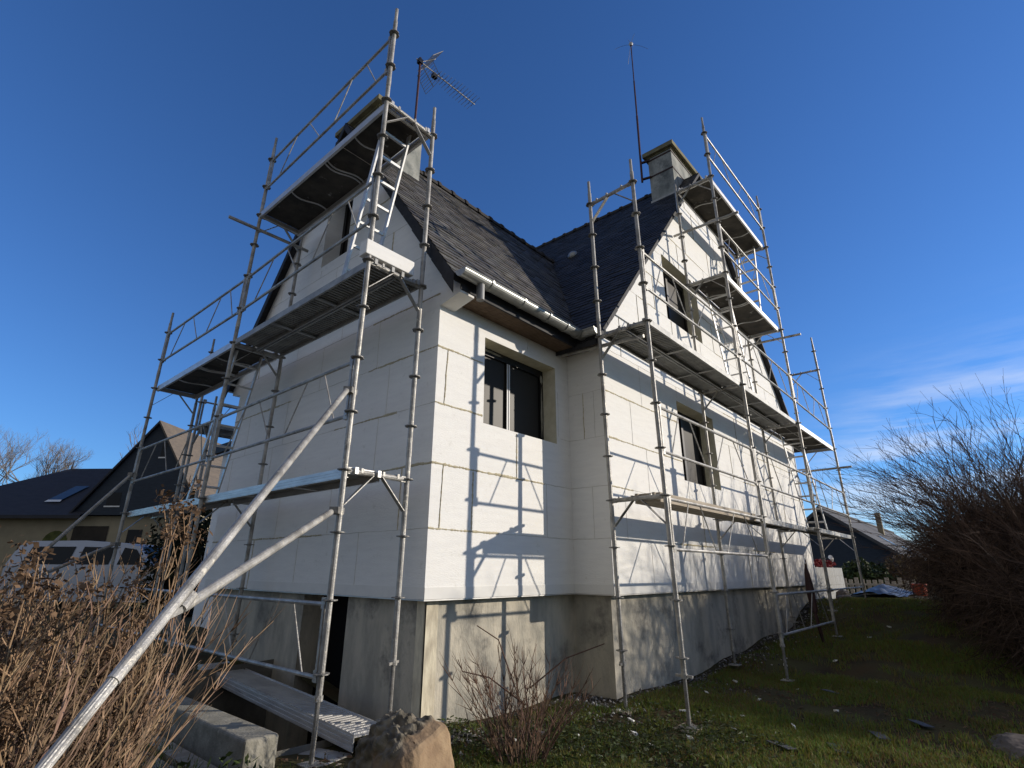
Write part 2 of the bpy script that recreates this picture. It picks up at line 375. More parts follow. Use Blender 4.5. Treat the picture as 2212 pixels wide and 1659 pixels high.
# return wall (faces -X) from gable B to bay; s along +Y from YG
mb=MB(); OC=V(X1,YG,0); nC=V(-1,0,0)
wallpanel(mb,OC,sA,nC,ZI,lambda s:3.60,[0,YB-YG],[])
sg=[(0,rz[k],YB-YG,rz[k],False,.011) for k in (1,2,3,4)]+[(.22,rz[0]+.6,.22,rz[2],False,.01),(.30,rz[3],.30,rz[4],True,.010),(.14,rz[3],.14,rz[4],False,.01)]
joints(mb,OC,sA,nC,sg,lambda s:9,[],8)
mb.build('wall',[M_EPS,M_FOAM,M_JOINT],house)['label']='narrow shaded return wall at the inner corner'
# gable B (faces -Y) s along +X from X1
RB=10.10; ZRB=9.02; SB=1.19
def topB(s): return ZRB-SB*abs(X1+s-RB)
OD=V(X1,YG,0)
opsD=[(7.82-X1,9.26-X1,4.68,5.93),(7.80-X1,9.24-X1,2.00,3.24)]
mb=MB(); wallpanel(mb,OD,sB,nB,ZI,topB,[0,RB-X1,XR-X1],opsD)
joints(mb,OD,sB,nB,auto_segs(0,XR-X1,ZI,8.9,21,.5),topB,opsD,9)
mb.build('wall',[M_EPS,M_FOAM,M_JOINT],house)['label']='long sunlit gable wall with two dark window openings'
# hidden sides
mb=MB()
wallpanel(mb,V(XA,WA,0),sB,V(0,1,0),ZI,lambda s:3.5,[0,X1-XA+.6],[])
wallpanel(mb,V(XR,YG,0),sA,V(1,0,0),ZI,lambda s:3.85,[0,8.2],[])
wallpanel(mb,V(X1,YG+8.2,0),sB,V(0,1,0),ZI,topB,[0,RB-X1,XR-X1],[])
wallpanel(mb,V(X1,WA,0),sA,V(-1,0,0),ZI,lambda s:3.6,[0,YG+8.2-WA],[])
mb.build('wall',M_EPS,house)['label']='plain far side walls of white insulation boards'
# starter coat bands 2.5 mm proud
mb=MB(); h=.10
for a,b in (((XA-.003,YB-.003,ZI+.002),(XA,WA,ZI+h)),((XA-.003,YB-.003,ZI+.002),(X1-.0035,YB,ZI+h)),((X1-.003,YG-.003,ZI+.002),(X1,YB-.004,ZI+h)),((X1-.003,YG-.003,ZI+.002),(XR,YG,ZI+h))):
    mb.box(a,b)
mb.build('base_coat_band',M_MESHCOAT,house)
# dark starter profile
mb=MB()
mb.box((XA+.004,YB+.004,ZI-.012),(XA+.13,WA-.01,ZI-.001)); mb.box((XA+.131,YB+.004,ZI-.012),(X1+.13,YB+.13,ZI-.001)); mb.box((X1+.004,YG+.004,ZI-.012),(X1+.13,YB+.003,ZI-.001)); mb.box((X1+.131,YG+.004,ZI-.012),(XR-.01,YG+.13,ZI-.001))
mb.build('starter_profile',M_ALU,house)
# plinth with basement door opening
mb=MB()
opP=[(5.22-4.0,6.10-4.0,-2.1,ZI-.01)]
wallpanel(mb,V(XA+.12,4.0,0),sA,nA,-2.3,lambda s:ZI,[0,WA-.08-4.0],opP,closer=False)
wallpanel(mb,V(XA+.12,4.0,0),sB,nB,-2.3,lambda s:ZI,[0,X1-XA],[],closer=False)
wallpanel(mb,V(X1+.12,YG+.12,0),sA,nA,-2.3,lambda s:ZI,[0,4.0-YG-.12],[],closer=False)
wallpanel(mb,V(X1+.12,YG+.12,0),sB,nB,-2.3,lambda s:ZI,[0,XR-X1-.24],[],closer=False)
wallpanel(mb,V(XR-.12,YG+.12,0),sA,V(1,0,0),-2.3,lambda s:ZI,[0,8],[],closer=False)
reveal(mb,V(XA+.12,4.0,0),sA,nA,opP[0],.28)
mb.build('plinth',M_PLINTH,house)
mb=MB(); mb.box((XA+.105,3.985,-.6),(XA+.119,4.10,ZI-.015)); mb.box((XA+.105,3.985,-.6),(XA+.26,3.999,ZI-.016))
mb.build('plaster_strip',M_PLASTER,house)
mb=MB(); mb.box((XA+.36,5.2,-2.15),(XA+.40,6.12,ZI))
mb.build('door',M_DOORHOLE,house)
# windows
def window(O,sd,nd,o,rec,parts=2,mull=True,label=None,revmat=None,glassrough=None):
    O=Vector(O); sd=Vector(sd); nd=Vector(nd); s0,s1,a,b=o
    P=lambda s,z,d: O+sd*s+V(0,0,z)-nd*d
    mb=MB(); reveal(mb,O,sd,nd,o,rec+.07)
    mb.build('window_reveal',revmat or M_REVEAL,house)
    mb=MB(); fw=.07
    def fb(x0,x1,z0,z1,d0,d1):
        c=P((x0+x1)/2,(z0+z1)/2,(d0+d1)/2); mb.obox(c,sd*(x1-x0)/2,V(0,0,(z1-z0)/2),nd*(d1-d0)/2)
    e=.003
    fb(s0+e,s0+fw,a+e,b-e,rec,rec+.06); fb(s1-fw,s1-e,a+e,b-e,rec,rec+.06)
    fb(s0+fw,s1-fw,b-fw*1.3,b-e,rec,rec+.06); fb(s0+fw,s1-fw,a+e,a+fw*.7,rec,rec+.06)
    mid=(s0+s1)/2-.03
    if parts==2: fb(mid-.035,mid+.035,a+fw*.7,b-fw*1.3,rec+.004,rec+.05)
    w_=mb.build('window',M_BLACK,house)
    if label: w_['label']=label
    if mull:
        mb=MB(); fb(mid-.028,mid-.008,a+.05,b-.1,rec-.004,rec+.003); fb(mid+.008,mid+.024,a+.05,b-.1,rec-.004,rec+.003)
        mb.build('mullion',M_MULL,w_)
    mb=MB()
    if parts==2:
        for x0,x1 in ((s0+fw,mid-.035),(mid+.035,s1-fw)): mb.quad(P(x0,a+fw*.7,rec+.03),P(x1,a+fw*.7,rec+.03),P(x1,b-fw*1.3,rec+.03),P(x0,b-fw*1.3,rec+.03))
    else: mb.quad(P(s0+fw,a+.04,rec+.03),P(s1-fw,a+.04,rec+.03),P(s1-fw,b-.08,rec+.03),P(s0+fw,b-.08,rec+.03))
    mb.build('pane',M_GLASS,w_)
window(OB,sB,nB,opsB[0],.20,label='sliding window with black frame in the bay wall')
mb=MB()   # cement patches and foam left round the opening
rr=random.Random(8)
for (cx_,cz_,rx_,rz_,n_) in ((5.30-.01,3.08,.035,.06,14),(5.29,2.62,.020,.30,22),(4.30,3.165,.20,.018,18)):
    pts=[V(cx_+math.cos(2*math.pi*k/n_)*rx_*rr.uniform(.7,1.25),YB+.196,cz_+math.sin(2*math.pi*k/n_)*rz_*rr.uniform(.7,1.25)) for k in range(n_)]
    c0=V(cx_,YB+.186,cz_); mb=MB()
    for k in range(n_): mb.poly([c0,pts[(k+1)%n_],pts[k]])
    mb.build('mortar_patch',M_CONC,house)
window(OA,sA,nA,opsA[0],.26,parts=1,mull=False,label='attic window of the shaded gable',revmat=M_EPS)
window(OD,sB,nB,opsD[0],.24,mull=False,label='upper dark window of the sunlit gable')
window(OD,sB,nB,opsD[1],.24,mull=False,label='lower dark window of the sunlit gable')
# ---- roofs
TH=.045
def slab(mb,axis_,ridge,zr,sl,half0,half1,a0,a1):
    """ridge along axis; underside height zr at ridge"""
    k=math.hypot(1,sl); up=TH*k
    for sgn,hw in ((-1,half0),(1,half1)):
        e=ridge+sgn*hw; ze=zr-sl*hw
        def Q(a,c,z): return (a,c,z) if axis_=='x' else (c,a,z)
        tr=Q(a0,ridge,zr+up),Q(a1,ridge,zr+up),Q(a1,e,ze+up),Q(a0,e,ze+up)
        br=Q(a0,ridge,zr),Q(a1,ridge,zr),Q(a1,e,ze),Q(a0,e,ze)
        mb.quad(*tr); mb.quad(*br[::-1]); mb.quad(tr[0],tr[3],br[3],br[0]); mb.quad(tr[2],tr[1],br[1],br[2]); mb.quad(tr[3],tr[2],br[2],br[3])
HA=RA-3.57; HAl=8.98-RA
mb=MB(); slab(mb,'x',RA,ZRA,SA,HA,HAl,XA-.10,9.2)
roofA=mb.build('roof',M_SLATEEDGE,house); roofA['label']='west roof with its near slope of weathered grey slates'
HB=RB-5.36
mb=MB(); slab(mb,'y',RB,ZRB,SB,HB,14.72-RB,YG-.10,11.7)
roofB=mb.build('roof',M_SLATEEDGE,house); roofB['label']='tall dark slate roof over the sunlit gable'
UA=TH*math.hypot(1,SA); UB=TH*math.hypot(1,SB)
zA=lambda x,y: ZRA+UA-SA*abs(y-RA)
zB=lambda x,y: ZRB+UB-SB*abs(x-RB)
def slates(which,sgn,a0,a1,hw,expo,wd,mat,parent,keep,seed,lift=.010):
    rr=random.Random(seed); mb=MB(); mb.usecol()
    sl=SA if which=='A' else SB; rg=RA if which=='A' else RB; zr=(ZRA+UA) if which=='A' else (ZRB+UB)
    k=math.hypot(1,sl); Ls=hw*k; n=int(Ls/expo)
    up=V(0,-sgn*(-1)*0,0)
    for i in range(n+1):
        t0=Ls-(i)*expo; t1=t0-expo*1.25
        if t1<0: t1=0
        off=(i%2)*wd/2; a=a0-off
        while a<a1:
            b=min(a+wd*rr.uniform(.96,1.0),a1); aa=max(a,a0)
            if b-aa>.03:
                cm=(aa+b)/2; hor=(t0-expo*.5)/k; c=rg+sgn*hor
                x,y=(cm,c) if which=='A' else (c,cm)
                if keep(x,y):
                    tone=rr.uniform(.62,1.28); mb.cc=(tone*rr.uniform(.96,1.04),tone,tone*rr.uniform(.95,1.06),1)
                    l0=lift*rr.uniform(.7,1.5); l1=.001; dj=rr.uniform(-.012,.012)
                    def pt(av,t,l):
                        h=(t)/k; cc=rg+sgn*(h+l*sl/k); z=zr-sl*h+l/k
                        return V(av,cc,z) if which=='A' else V(cc,av,z)
                    A,B,C,D=pt(aa+.002,t0+dj,l0),pt(b-.002,t0+dj*.5,l0),pt(b-.002,t1,l1),pt(aa+.002,t1,l1)
                    A0,B0=pt(aa+.002,t0+dj,.0005),pt(b-.002,t0+dj*.5,.0005)
                    mb.quad(A,B,C,D); mb.quad(A0,B0,B,A)
            a+=wd
    return mb.build('slates',mat,parent)
slates('A',-1,XA-.105,8.8,HA,.115,.22,M_SLATE,roofA,lambda x,y: zA(x,y)>zB(x,y)-.03,31,.012)
slates('B',-1,YG-.105,9.0,HB,.115,.22,M_SLATE2,roofB,lambda x,y: zB(x,y)>zA(x,y)-.03,32,.010)
# verge slate edging
mb=MB(); rr=random.Random(4)
for (sgn,hw) in ((-1,HA),(1,HAl)):
    n=14
    for i in range(n):
        h0=hw*i/n; h1=hw*(i+1)/n-.004; d=.055+.10*(i/n)**2+.02*rr.random()
        a=V(XA-.108,RA+sgn*h0,ZRA+UA-SA*h0+.008); b=V(XA-.108,RA+sgn*h1,ZRA+UA-SA*h1+.008)
        mb.quad(a,b,b-V(0,0,d+.09),a-V(0,0,d+.09))
        mb.quad(a+V(-.004,0,0),a-V(.004,0,d+.07),b-V(.004,0,d+.07),b+V(-.004,0,0))
mb.build('verge',M_SLATEEDGE,roofA)
mb=MB()
for (sgn,hw) in ((-1,HB),(1,14.72-RB)):
    n=24
    for i in range(n):
        h0=hw*i/n; h1=hw*(i+1)/n-.004; d=.075+.02*rr.random()
        a=V(RB+sgn*h0,YG-.108,ZRB+UB-SB*h0+.008); b=V(RB+sgn*h1,YG-.108,ZRB+UB-SB*h1+.008)
        mb.quad(a,b,b-V(0,0,d),a-V(0,0,d)); mb.quad(b+V(0,-.004,0),a+V(0,-.004,0),a-V(0,.004,d),b-V(0,.004,d))
mb.build('verge',M_SLATEEDGE,roofB)
# ridge tiles: overlapping half-round caps with raised collars
def ridge(axis_,c,z,a0,a1,par):
    mb=MB(); a=a0; st=.34
    while a<a1:
        for k,(r,l0,l1) in enumerate(((.105,0,st),(.125,st-.06,st))):
            pts=[]
            for sx in (a+l0,a+l1):
                ring=[]
                for j in range(8):
                    t=math.pi*(j/7)*1.12-.06*math.pi
                    cc=c+r*math.cos(t)*1.05; zz=z-.05+r*math.sin(t)
                    ring.append((sx,cc,zz) if axis_=='x' else (cc,sx,zz))
                pts.append(ring)
            for j in range(7): mb.quad(pts[0][j],pts[1][j],pts[1][j+1],pts[0][j+1])
            mb.poly(pts[0][::-1]); mb.poly(pts[1])
        a+=st
    mb.build('ridge_tiles',M_RIDGE,par)
ridge('x',RA,ZRA+UA-.03,4.45,8.7,roofA); ridge('y',RB,ZRB+UB-.03,4.2,11.6,roofB)
# valley strip is the meeting of the two slate fields; roof vent dome on the dark slope
mb=MB(); c=V(8.41,5.58,zB(8.41,5.58)+.02); nrm=V(-SB,0,1).normalized(); t1=V(0,1,0); t2=nrm.cross(t1)
rings=[]
for i in range(6):
    ph=math.pi/2*i/5; rings.append([c+(t1*math.cos(j*.5236)+t2*math.sin(j*.5236)*1.25)*.11*math.cos(ph)+nrm*.09*math.sin(ph) for j in range(12)])
for i in range(5):
    for j in range(12): mb.quad(rings[i][j],rings[i][(j+1)%12],rings[i+1][(j+1)%12],rings[i+1][j])
mb.build('roof_vent',M_ZINC,roofB,smooth=True)
# soffit
mb=MB(); x=XA+.20; rr=random.Random(2)
while x<5.60:
    mb.box((x+.002,3.60,ZT-.012-.002*rr.random()),(min(x+.098,5.6),YB-.001,ZT+.004)); x+=.1
x=3.28
for yy in (3.30,3.40,3.50): mb.box((5.42,yy,ZT-.012),(X1-.001,yy+.097,ZT+.003))
mb.build('soffit',M_WOOD,house)
mb=MB(); mb.box((XA+.0,3.575,ZT-.03),(5.42,3.598,ZT+.12)); mb.box((5.39,3.27,ZT-.03),(5.415,3.575,ZT+.12))
mb.build('fascia',M_SLATEEDGE,house)
# gutter
def gutter(pa,pb,r,name='gutter'):
    pa=Vector(pa); pb=Vector(pb); d=(pb-pa).normalized(); sd=d.cross(V(0,0,1)); mb=MB(); n=10
    for rr_,fl in ((r,0),(r-.004,1)):
        A=[];B=[]
        for j in range(n+1):
            t=math.pi+math.pi*j/n; o=sd*math.cos(t)*rr_+V(0,0,1)*math.sin(t)*rr_
            A.append(pa+o); B.append(pb+o)
        for j in range(n):
            q=(A[j],A[j+1],B[j+1],B[j]); mb.quad(*(q if not fl else q[::-1]))
    for sgn in (-1,1):   # rolled bead
        mb.tube(pa+sd*sgn*r,pb+sd*sgn*r,.009,6)
    for p in (pa,pb):
        mb.poly([p+sd*math.cos(math.pi+math.pi*j/n)*r+V(0,0,1)*math.sin(math.pi+math.pi*j/n)*r for j in range(n+1)])
    return mb.build(name,M_ZINC,house,smooth=False)
GY,GZ=3.475,3.575
gA=gutter((XA-.11,GY,GZ-.01),(5.40,GY,GZ+.0),.075); gB=gutter((5.33,GY+.02,GZ),(5.33,3.22,GZ+.002),.073)
gA['label']='grey zinc gutter along the west roof eave'
gC=gutter((XA-.10,9.08,GZ-.04),(5.5,9.08,GZ-.04),.075)
for x in (3.62,4.15,4.62,4.98,5.24):
    mb=MB()
    pts=[V(x,GY+math.cos(math.pi+math.pi*j/10)*.080,GZ-.005+math.sin(math.pi+math.pi*j/10)*.080) for j in range(11)]
    for a,b in zip(pts[:-1],pts[1:]): mb.bar(a,b,.028,.006,up=(1,0,0)) if False else mb.obox((a+b)/2,(b-a)/2,V(.013,0,0),V(1,0,0).cross((b-a).normalized())*.004)
    mb.tube((x,GY-.08,GZ+.0),(x,GY+.09,GZ+.03),.006,5)
    mb.build('bracket',M_ZINC,gA)
mb=MB(); mb.tube((3.50,GY,GZ-.06),(3.50,GY,GZ-.25),.042,14); mb.build('outlet_pipe',M_PIPE,gA,smooth=False)
# chimneys
def chimney(par,x0,x1,y0,y1,zb,zt,capo,capz,label):
    mb=MB(); mb.box((x0,y0,zb),(x1,y1,zt)); 
    c=mb.build('chimney',M_CHIM,par); c['label']=label
    mb=MB(); mb.box((x0-.02,y0-.02,zt-.02),(x1+.02,y1+.02,zt+.012)); mb.box((x0-capo,y0-capo,zt+.012),(x1+capo,y1+capo,capz)); mb.box((x0-capo+.03,y0-capo+.03,capz),(x1+capo-.03,y1+capo-.03,capz+.03))
    mb.build('chimney_cap',M_CAP,par)
    mb=MB(); w_=.006
    return c
chimney(roofB,9.51,11.08,3.60,4.15,8.0,9.60,.09,9.72,'tall weathered grey chimney')
mb=MB(); mb.box((9.49,3.58,8.12),(9.509,4.17,8.42)); mb.box((9.49,3.58,8.12),(9.62,3.599,8.46)); mb.build('flashing',M_ZINC,roofB)
mb=MB()
for z in (9.05,9.50):
    mb.box((9.500,3.590,z),(9.509,4.17,z+.035)); mb.box((9.500,3.590,z),(11.09,3.599,z+.03))
mb.build('chimney_strap',M_IRON,roofB)
chimney(roofA,3.46,4.32,5.75,6.79,6.3,7.50,.09,7.60,'squat chimney behind the scaffold deck')
mb=MB(); mb.box((3.40,6.60,7.25),(3.459,6.88,7.42)); mb.tube((3.42,6.86,6.9),(3.42,6.86,7.3),.035,8); mb.build('flue_outlet',M_SLATEEDGE,roofA)
# low annex behind the gable
mb=MB(); mb.box((4.6,8.75,-1),(9,12.3,3.05)); ax=thing('annex','low white annex with flat dark roof behind the scaffold','annex',(6,12,0)); mb.build('wall',M_EPS,ax)
mb=MB(); mb.box((4.45,8.75,3.05),(9.2,12.5,3.22)); mb.build('roof',M_SLATEEDGE,ax)

# ------------------------------------------------------------------ antennas
an=thing('tv_antenna','grey rake shaped television antenna on a rusty mast by the left chimney','antenna',(4.50,6.22,6.9))
mb=MB(); mb.tube((4.50,6.25,6.9),(4.49,6.22,9.82),.021,8); mb.build('mast',M_RUSTMAST,an)
mb=MB(); b0=V(4.50,6.22,9.72); b1=V(5.86,6.13,9.70); mb.tube(b0+V(-.1,0,0),b1,.013,6)
mb.build('boom',M_STEEL,an)
mb=MB(); mb.box((4.44,6.18,9.67),(4.53,6.26,9.77)); mb.build('mast_clamp',M_BLACK,an)
mb=MB(); mb.box((4.78,6.16,9.60),(4.88,6.24,9.68)); mb.build('junction_box',M_BLACK,an)
mb=MB(); d=(b1-b0).normalized(); e=V(.07,1,0).normalized()
for i in range(13):
    mb=MB(); p=b0+d*(.40+.077*i); hl=.13+.075*min(1,i/6)
    mb.tube(p-e*hl,p+e*hl,.0045,4)
    for s_ in (-1,1): mb.poly([p+e*s_*.012,p+e*s_*.075+V(0,0,.012),p+e*s_*.075-V(0,0,.02)]); mb.poly([p+e*s_*.075+V(.003,0,.012),p+e*s_*.012+V(.003,0,0),p+e*s_*.075+V(.003,0,-.02)])
    mb.build('director',M_STEELD,an)
for s_ in (1,-1):
    mb=MB(); r0=b0+d*.10; r1=b0+d*.42+V(0,0,.0)+V(-.10,0,s_*.36)
    r0=r0+V(0,0,s_*.06)
    for k in range(8):
        p=r0.lerp(r1,k/7); mb.tube(p-e*.24,p+e*.24,.0045,4)
    for s2 in (-.24,.24): mb.tube(r0+e*s2,r1+e*s2,.006,4)
    mb.tube(r0-d*.05,r1,.009,5)
    mb.build('reflector',M_STEELD,an)
am=thing('radio_mast','tall thin mast with a small whip antenna clamped to the right chimney','antenna mast',(9.43,4.28,9.0))
mb=MB(); mb.tube((9.43,4.30,8.98),(9.43,4.27,10.9),.026,8); mb.tube((9.43,4.27,10.9),(9.43,4.255,12.0),.020,8); mb.tube((9.43,4.255,12.0),(9.43,4.24,13.2),.014,8); mb.build('mast',M_RUSTMAST,am)
mb=MB(); t=V(9.43,4.24,13.24)
mb.path([t+V(0,0,-.05),t+V(0,0,.0),t+V(0,0,.05)],[.03,.055,.03],10)
mb.build('antenna_head',M_MULL,am)
mb=MB()
for k in range(4):
    a=R(40+90*k); mb.path([t+V(math.cos(a)*q*.42,math.sin(a)*q*.42,-.02-.16*q*q) for q in (0,.3,.6,.8,1)],.004,4)
ring=[t+V(math.cos(q*.6283)*.10,math.sin(q*.6283)*.03,.03+math.sin(q*.6283)*.09) for q in range(11)]; mb.path(ring,.004,4)
mb.build('radial',M_STEELD,am)
mb=MB()
for z in (9.06,9.52): mb=MB(); mb.bar((9.44,4.30,z),(9.495,4.10,z),.05,.035); mb.build('clamp',M_IRON,am)

# ------------------------------------------------------------------ scaffolds
LEAN={'P1':(2.458,3.982,-.001,-.0063),'P2':(3.116,3.988,.0007,-.0054),'P3':(2.458,7.0,.0062,-.0039),'P5':(2.458,9.923,-.0027,.0011),'P4':(3.116,7.013,.0062,-.0024),'P6':(3.116,9.945,-.0015,-.0001),
'Q1':(5.384,3.178,-.0049,.0102),'Q2':(5.34,2.509,-.0023,.0101),'Q3':(8.368,2.509,.0003,-.0012),'Q4':(11.427,2.509,-.001,-.0037),'Q5':(14.526,2.509,.0002,.0015),
'Q3i':(8.375,3.172,.0,-.0005),'Q4i':(11.43,3.17,0,0),'Q5i':(14.53,3.17,0,0),
'R1':(3.40,10.62,0,0),'R2':(6.4,10.62,0,0),'R1i':(3.42,9.95,0,0),'R2i':(6.4,9.95,0,0)}
def PP(n,z):
    x,y,lx,ly=LEAN[n]; return V(x+lx*z,y+ly*z,z)
def standard(n,z0,z1,zoff,par,plate=True):
    mb=MB(); mb.mi=0
    top=z1-.20
    jz=z0+ (.42 if n in('P1','P2','Q1','Q2','Q3','Q4') else .2)
    zz=[jz]; k=math.ceil((jz+.05-zoff)/.5)
    mb.tube(PP(n,jz),PP(n,top),.0242,12)
    mb.tube(PP(n,top-.02),PP(n,z1),.0190,10)
    # couplings every 2 m
    l=-1
    while zoff+.5*l+.30<top:
        z=zoff+.5*l+.30
        if z>jz+.1: mb.tube(PP(n,z-.09),PP(n,z+.004),.0262,12)
        l+=4
    # jack: threaded rod, wing nut, plate
    mb.mi=1
    mb.tube(PP(n,z0),PP(n,jz+.02),.0175,10)
    q=z0+.03
    while q<jz-.03: mb.tube(PP(n,q),PP(n,q+.006),.0198,8); q+=.017
    mb.mi=0
    c=PP(n,jz-.015); mb.tube(c-V(0,0,.018),c+V(0,0,.018),.033,10); a=rnd.random()*3
    mb.bar(c-V(math.cos(a),math.sin(a),0)*.085,c+V(math.cos(a),math.sin(a),0)*.085,.018,.02)
    if plate: c=PP(n,z0); mb.box((c.x-.07,c.y-.07,z0-.004),(c.x+.07,c.y+.07,z0+.006))
    l=0
    while zoff+.5*l<top-.05:
        z=zoff+.5*l
        if z>jz+.03:
            c=PP(n,z); mb.mi=1
            ring=[]
            for j in range(16):
                t=math.pi*2*j/16; r=.060 if j%4 in (0,1,3) else .052
                ring.append(V(math.cos(t)*r,math.sin(t)*r,0))
            up=V(0,0,.0045)
            for j in range(16):
                a_,b_=ring[j],ring[(j+1)%16]; mb.quad(c+a_-up,c+b_-up,c+b_+up,c+a_+up)
            mb.poly([c+r_+up for r_ in ring]); mb.poly([c+r_-up for r_ in ring[::-1]])
            mb.tube(c-V(0,0,.010),c+V(0,0,.010),.029,10)
        l+=1
    return mb.build('standard',[M_STEEL,M_STEELD],par)
def transom(a,b,z,par,braces=True,clips=True):
    mb=MB(); p=PP(a,z-.005); q=PP(b,z-.005); d=(q-p).normalized(); L_=(q-p).length
    mb.tube(p+d*.02,q-d*.02,.0242,10)
    for t in (0,1):
        c=(p if t==0 else q); dd=d if t==0 else -d
        mb.obox(c+dd*.050,dd*.024,V(0,0,.026),d.cross(V(0,0,1))*.014)
    if braces:
        for c,dd,nm in ((p,d,a),(q,-d,b)):
            lo=PP(nm,z-.285)+dd*.02; hi=c+dd*(L_*.43)-V(0,0,.012)
            mb.bar(lo,hi,.006,.042,up=V(0,0,1)) if False else None
            u=(hi-lo).normalized(); sd=d.cross(V(0,0,1)).normalized(); n2=sd.cross(u).normalized()
            mb.obox((lo+hi)/2,(hi-lo)/2,sd*.022,n2*.004)
    if clips:
        for t in (.24,.58,.82): c=p+d*L_*t; mb.obox(c+V(0,0,.014),d*.011,V(0,0,.020),d.cross(V(0,0,1))*.027)
    mb.build('transom',M_STEEL,par)
def guardrail(a,b,zl,zh,par,single=False,rods=True):
    mb=MB(); A0,A1,B0,B1=PP(a,zl),PP(a,zh),PP(b,zl),PP(b,zh); d=(B1-A1).normalized()
    o=.055
    up=V(0,0,-.03)
    if not single: mb.tube(A0+d*o+up,B0-d*o+up,.0170,8)
    mb.tube(A1+d*o+up,B1-d*o+up,.0170,8)
    # wedge heads
    for c,dd in ((A0,d),(A1,d),(B0,-d),(B1,-d)):
        if single and (c is A0 or c is B0): continue
        mb.obox(c+dd*.062-V(0,0,.022),dd*.028,V(0,0,.040),d.cross(V(0,0,1)).normalized()*.016)
    if not single:
        mb.obox((A0+A1)/2+d*.050+up,V(0,0,1)*((zh-zl)/2),d*.013,d.cross(V(0,0,1)).normalized()*.02)
        mb.obox((B0+B1)/2-d*.050+up,V(0,0,1)*((zh-zl)/2),d*.013,d.cross(V(0,0,1)).normalized()*.02)
        if rods:
            for tt,tb in ((.18,.09),(.28,.39),(.63,.50),(.74,.87)):
                mb.tube(A1.lerp(B1,tt)+up,A0.lerp(B0,tb)+up,.0075,6)
    mb.build('guardrail',M_STEEL,par)
def platform(kind,O,u,v,Lg,Wd,ztop,par,label=None,hatch=None,h=.075,mat=None):
    """O corner, u length dir, v width dir"""
    O=Vector(O); u=Vector(u); v=Vector(v); Z=V(0,0,1); mb=MB(); mb.mi=0
    P=lambda s,t,z: O+u*s+v*t+Z*z
    def bx(s0,s1,t0,t1,z0,z1): mb.obox(P((s0+s1)/2,(t0+t1)/2,(z0+z1)/2),u*(s1-s0)/2,v*(t1-t0)/2,Z*(z1-z0)/2)
    if kind=='steel' or kind=='plankalu':
        mats=[M_ALU if kind=='plankalu' else M_DECK,M_DECK]
        bx(0,Lg,0,Wd,ztop-.012,ztop)
        for t0 in (0,Wd-.006): bx(0.01,Lg-.01,t0,t0+.006,ztop-h,ztop-.0125)
        for t0 in (.0065,Wd-.022): bx(0.02,Lg-.02,t0,t0+.0155,ztop-h,ztop-h+.006)
        s=.04
        while s<Lg-.06:
            bx(s,s+.016,.008,Wd-.008,ztop-.032,ztop-.0125); bx(s,s+.02,.02,Wd-.02,ztop,ztop+.004); s+=.052
        for s in (Lg*.33,Lg*.66): bx(s,s+.05,.008,Wd-.008,ztop-h+.006,ztop-h+.012)
        if kind=='plankalu':
            for k in range(3):
                for t0,t1 in ((-.003,0),(Wd,Wd+.003)): bx(0.01,Lg-.01,t0,t1,ztop-h+.008+k*.024,ztop-h+.018+k*.024)
    elif kind=='timber':
        mats=[M_BOARD,M_STEEL]; bx(0,Lg,0,Wd,ztop-h,ztop)
    else:
        mats=[M_ALU,M_PLY]
        for t0 in (0,Wd-.03): bx(0,Lg,t0,t0+.03,ztop-h-.015,ztop)
        for s0 in (0,Lg-.03): bx(s0,s0+.03,.03,Wd-.03,ztop-h,ztop-.014)
        mb.mi=1
        if hatch:
            a,b=hatch
            bx(.03,a-.012,.031,Wd-.031,ztop-.013,ztop-.001); bx(b+.012,Lg-.03,.031,Wd-.031,ztop-.013,ztop-.001); bx(a,b,.05,Wd-.05,ztop-.013,ztop-.001)
            mb.mi=0
            for t0 in (.031,Wd-.038): bx(a-.01,b+.01,t0,t0+.007,ztop-.04,ztop-.002)
        else: bx(.03,Lg-.03,.031,Wd-.031,ztop-.013,ztop-.001)
        mb.mi=0
        # wavy tension rods under the panel
        for s in (Lg*.22,Lg*.42,Lg*.44,Lg*.72):
            pts=[P(s+.0+(.04*math.sin(t*6.28)),.03+(Wd-.06)*t,ztop-.05-.012*math.sin(t*3.14)) for t in [q/10 for q in range(11)]]
            mb.path(pts,.010,6)
    for s in (0,Lg):   # hooks over the transoms
        for t in (.05,Wd-.05):
            sg=-1 if s==0 else 1
            mb.obox(P(s+sg*.028,t,ztop-.03),u*.030,v*.016,Z*.028)
    ob_=mb.build('platform',mats,par)
    if label: ob_['label']=label
    return ob_
def ladder(name,label,bot,top,wdir,par=None,wd=.34,group=None):
    bot=Vector(bot); top=Vector(top); wdir=Vector(wdir); d=(top-bot); Lg=d.length; d/=Lg; nn=d.cross(wdir).normalized()
    t=thing(name,label,'ladder',bot,group)
    for k in (0,1):
        mb=MB(); c=(bot+top)/2+wdir*wd*k; mb.obox(c,d*Lg/2,wdir*.010,nn*.028); mb.build('rail',M_ALU,t)
    s=.22
    while s<Lg-.05:
        mb=MB(); c=bot+d*s; mb.obox(c+wdir*wd/2,wdir*(wd/2-.008),d*.013,nn*.018); s+=.28; mb.build('rung',M_ALU,t)
    return t
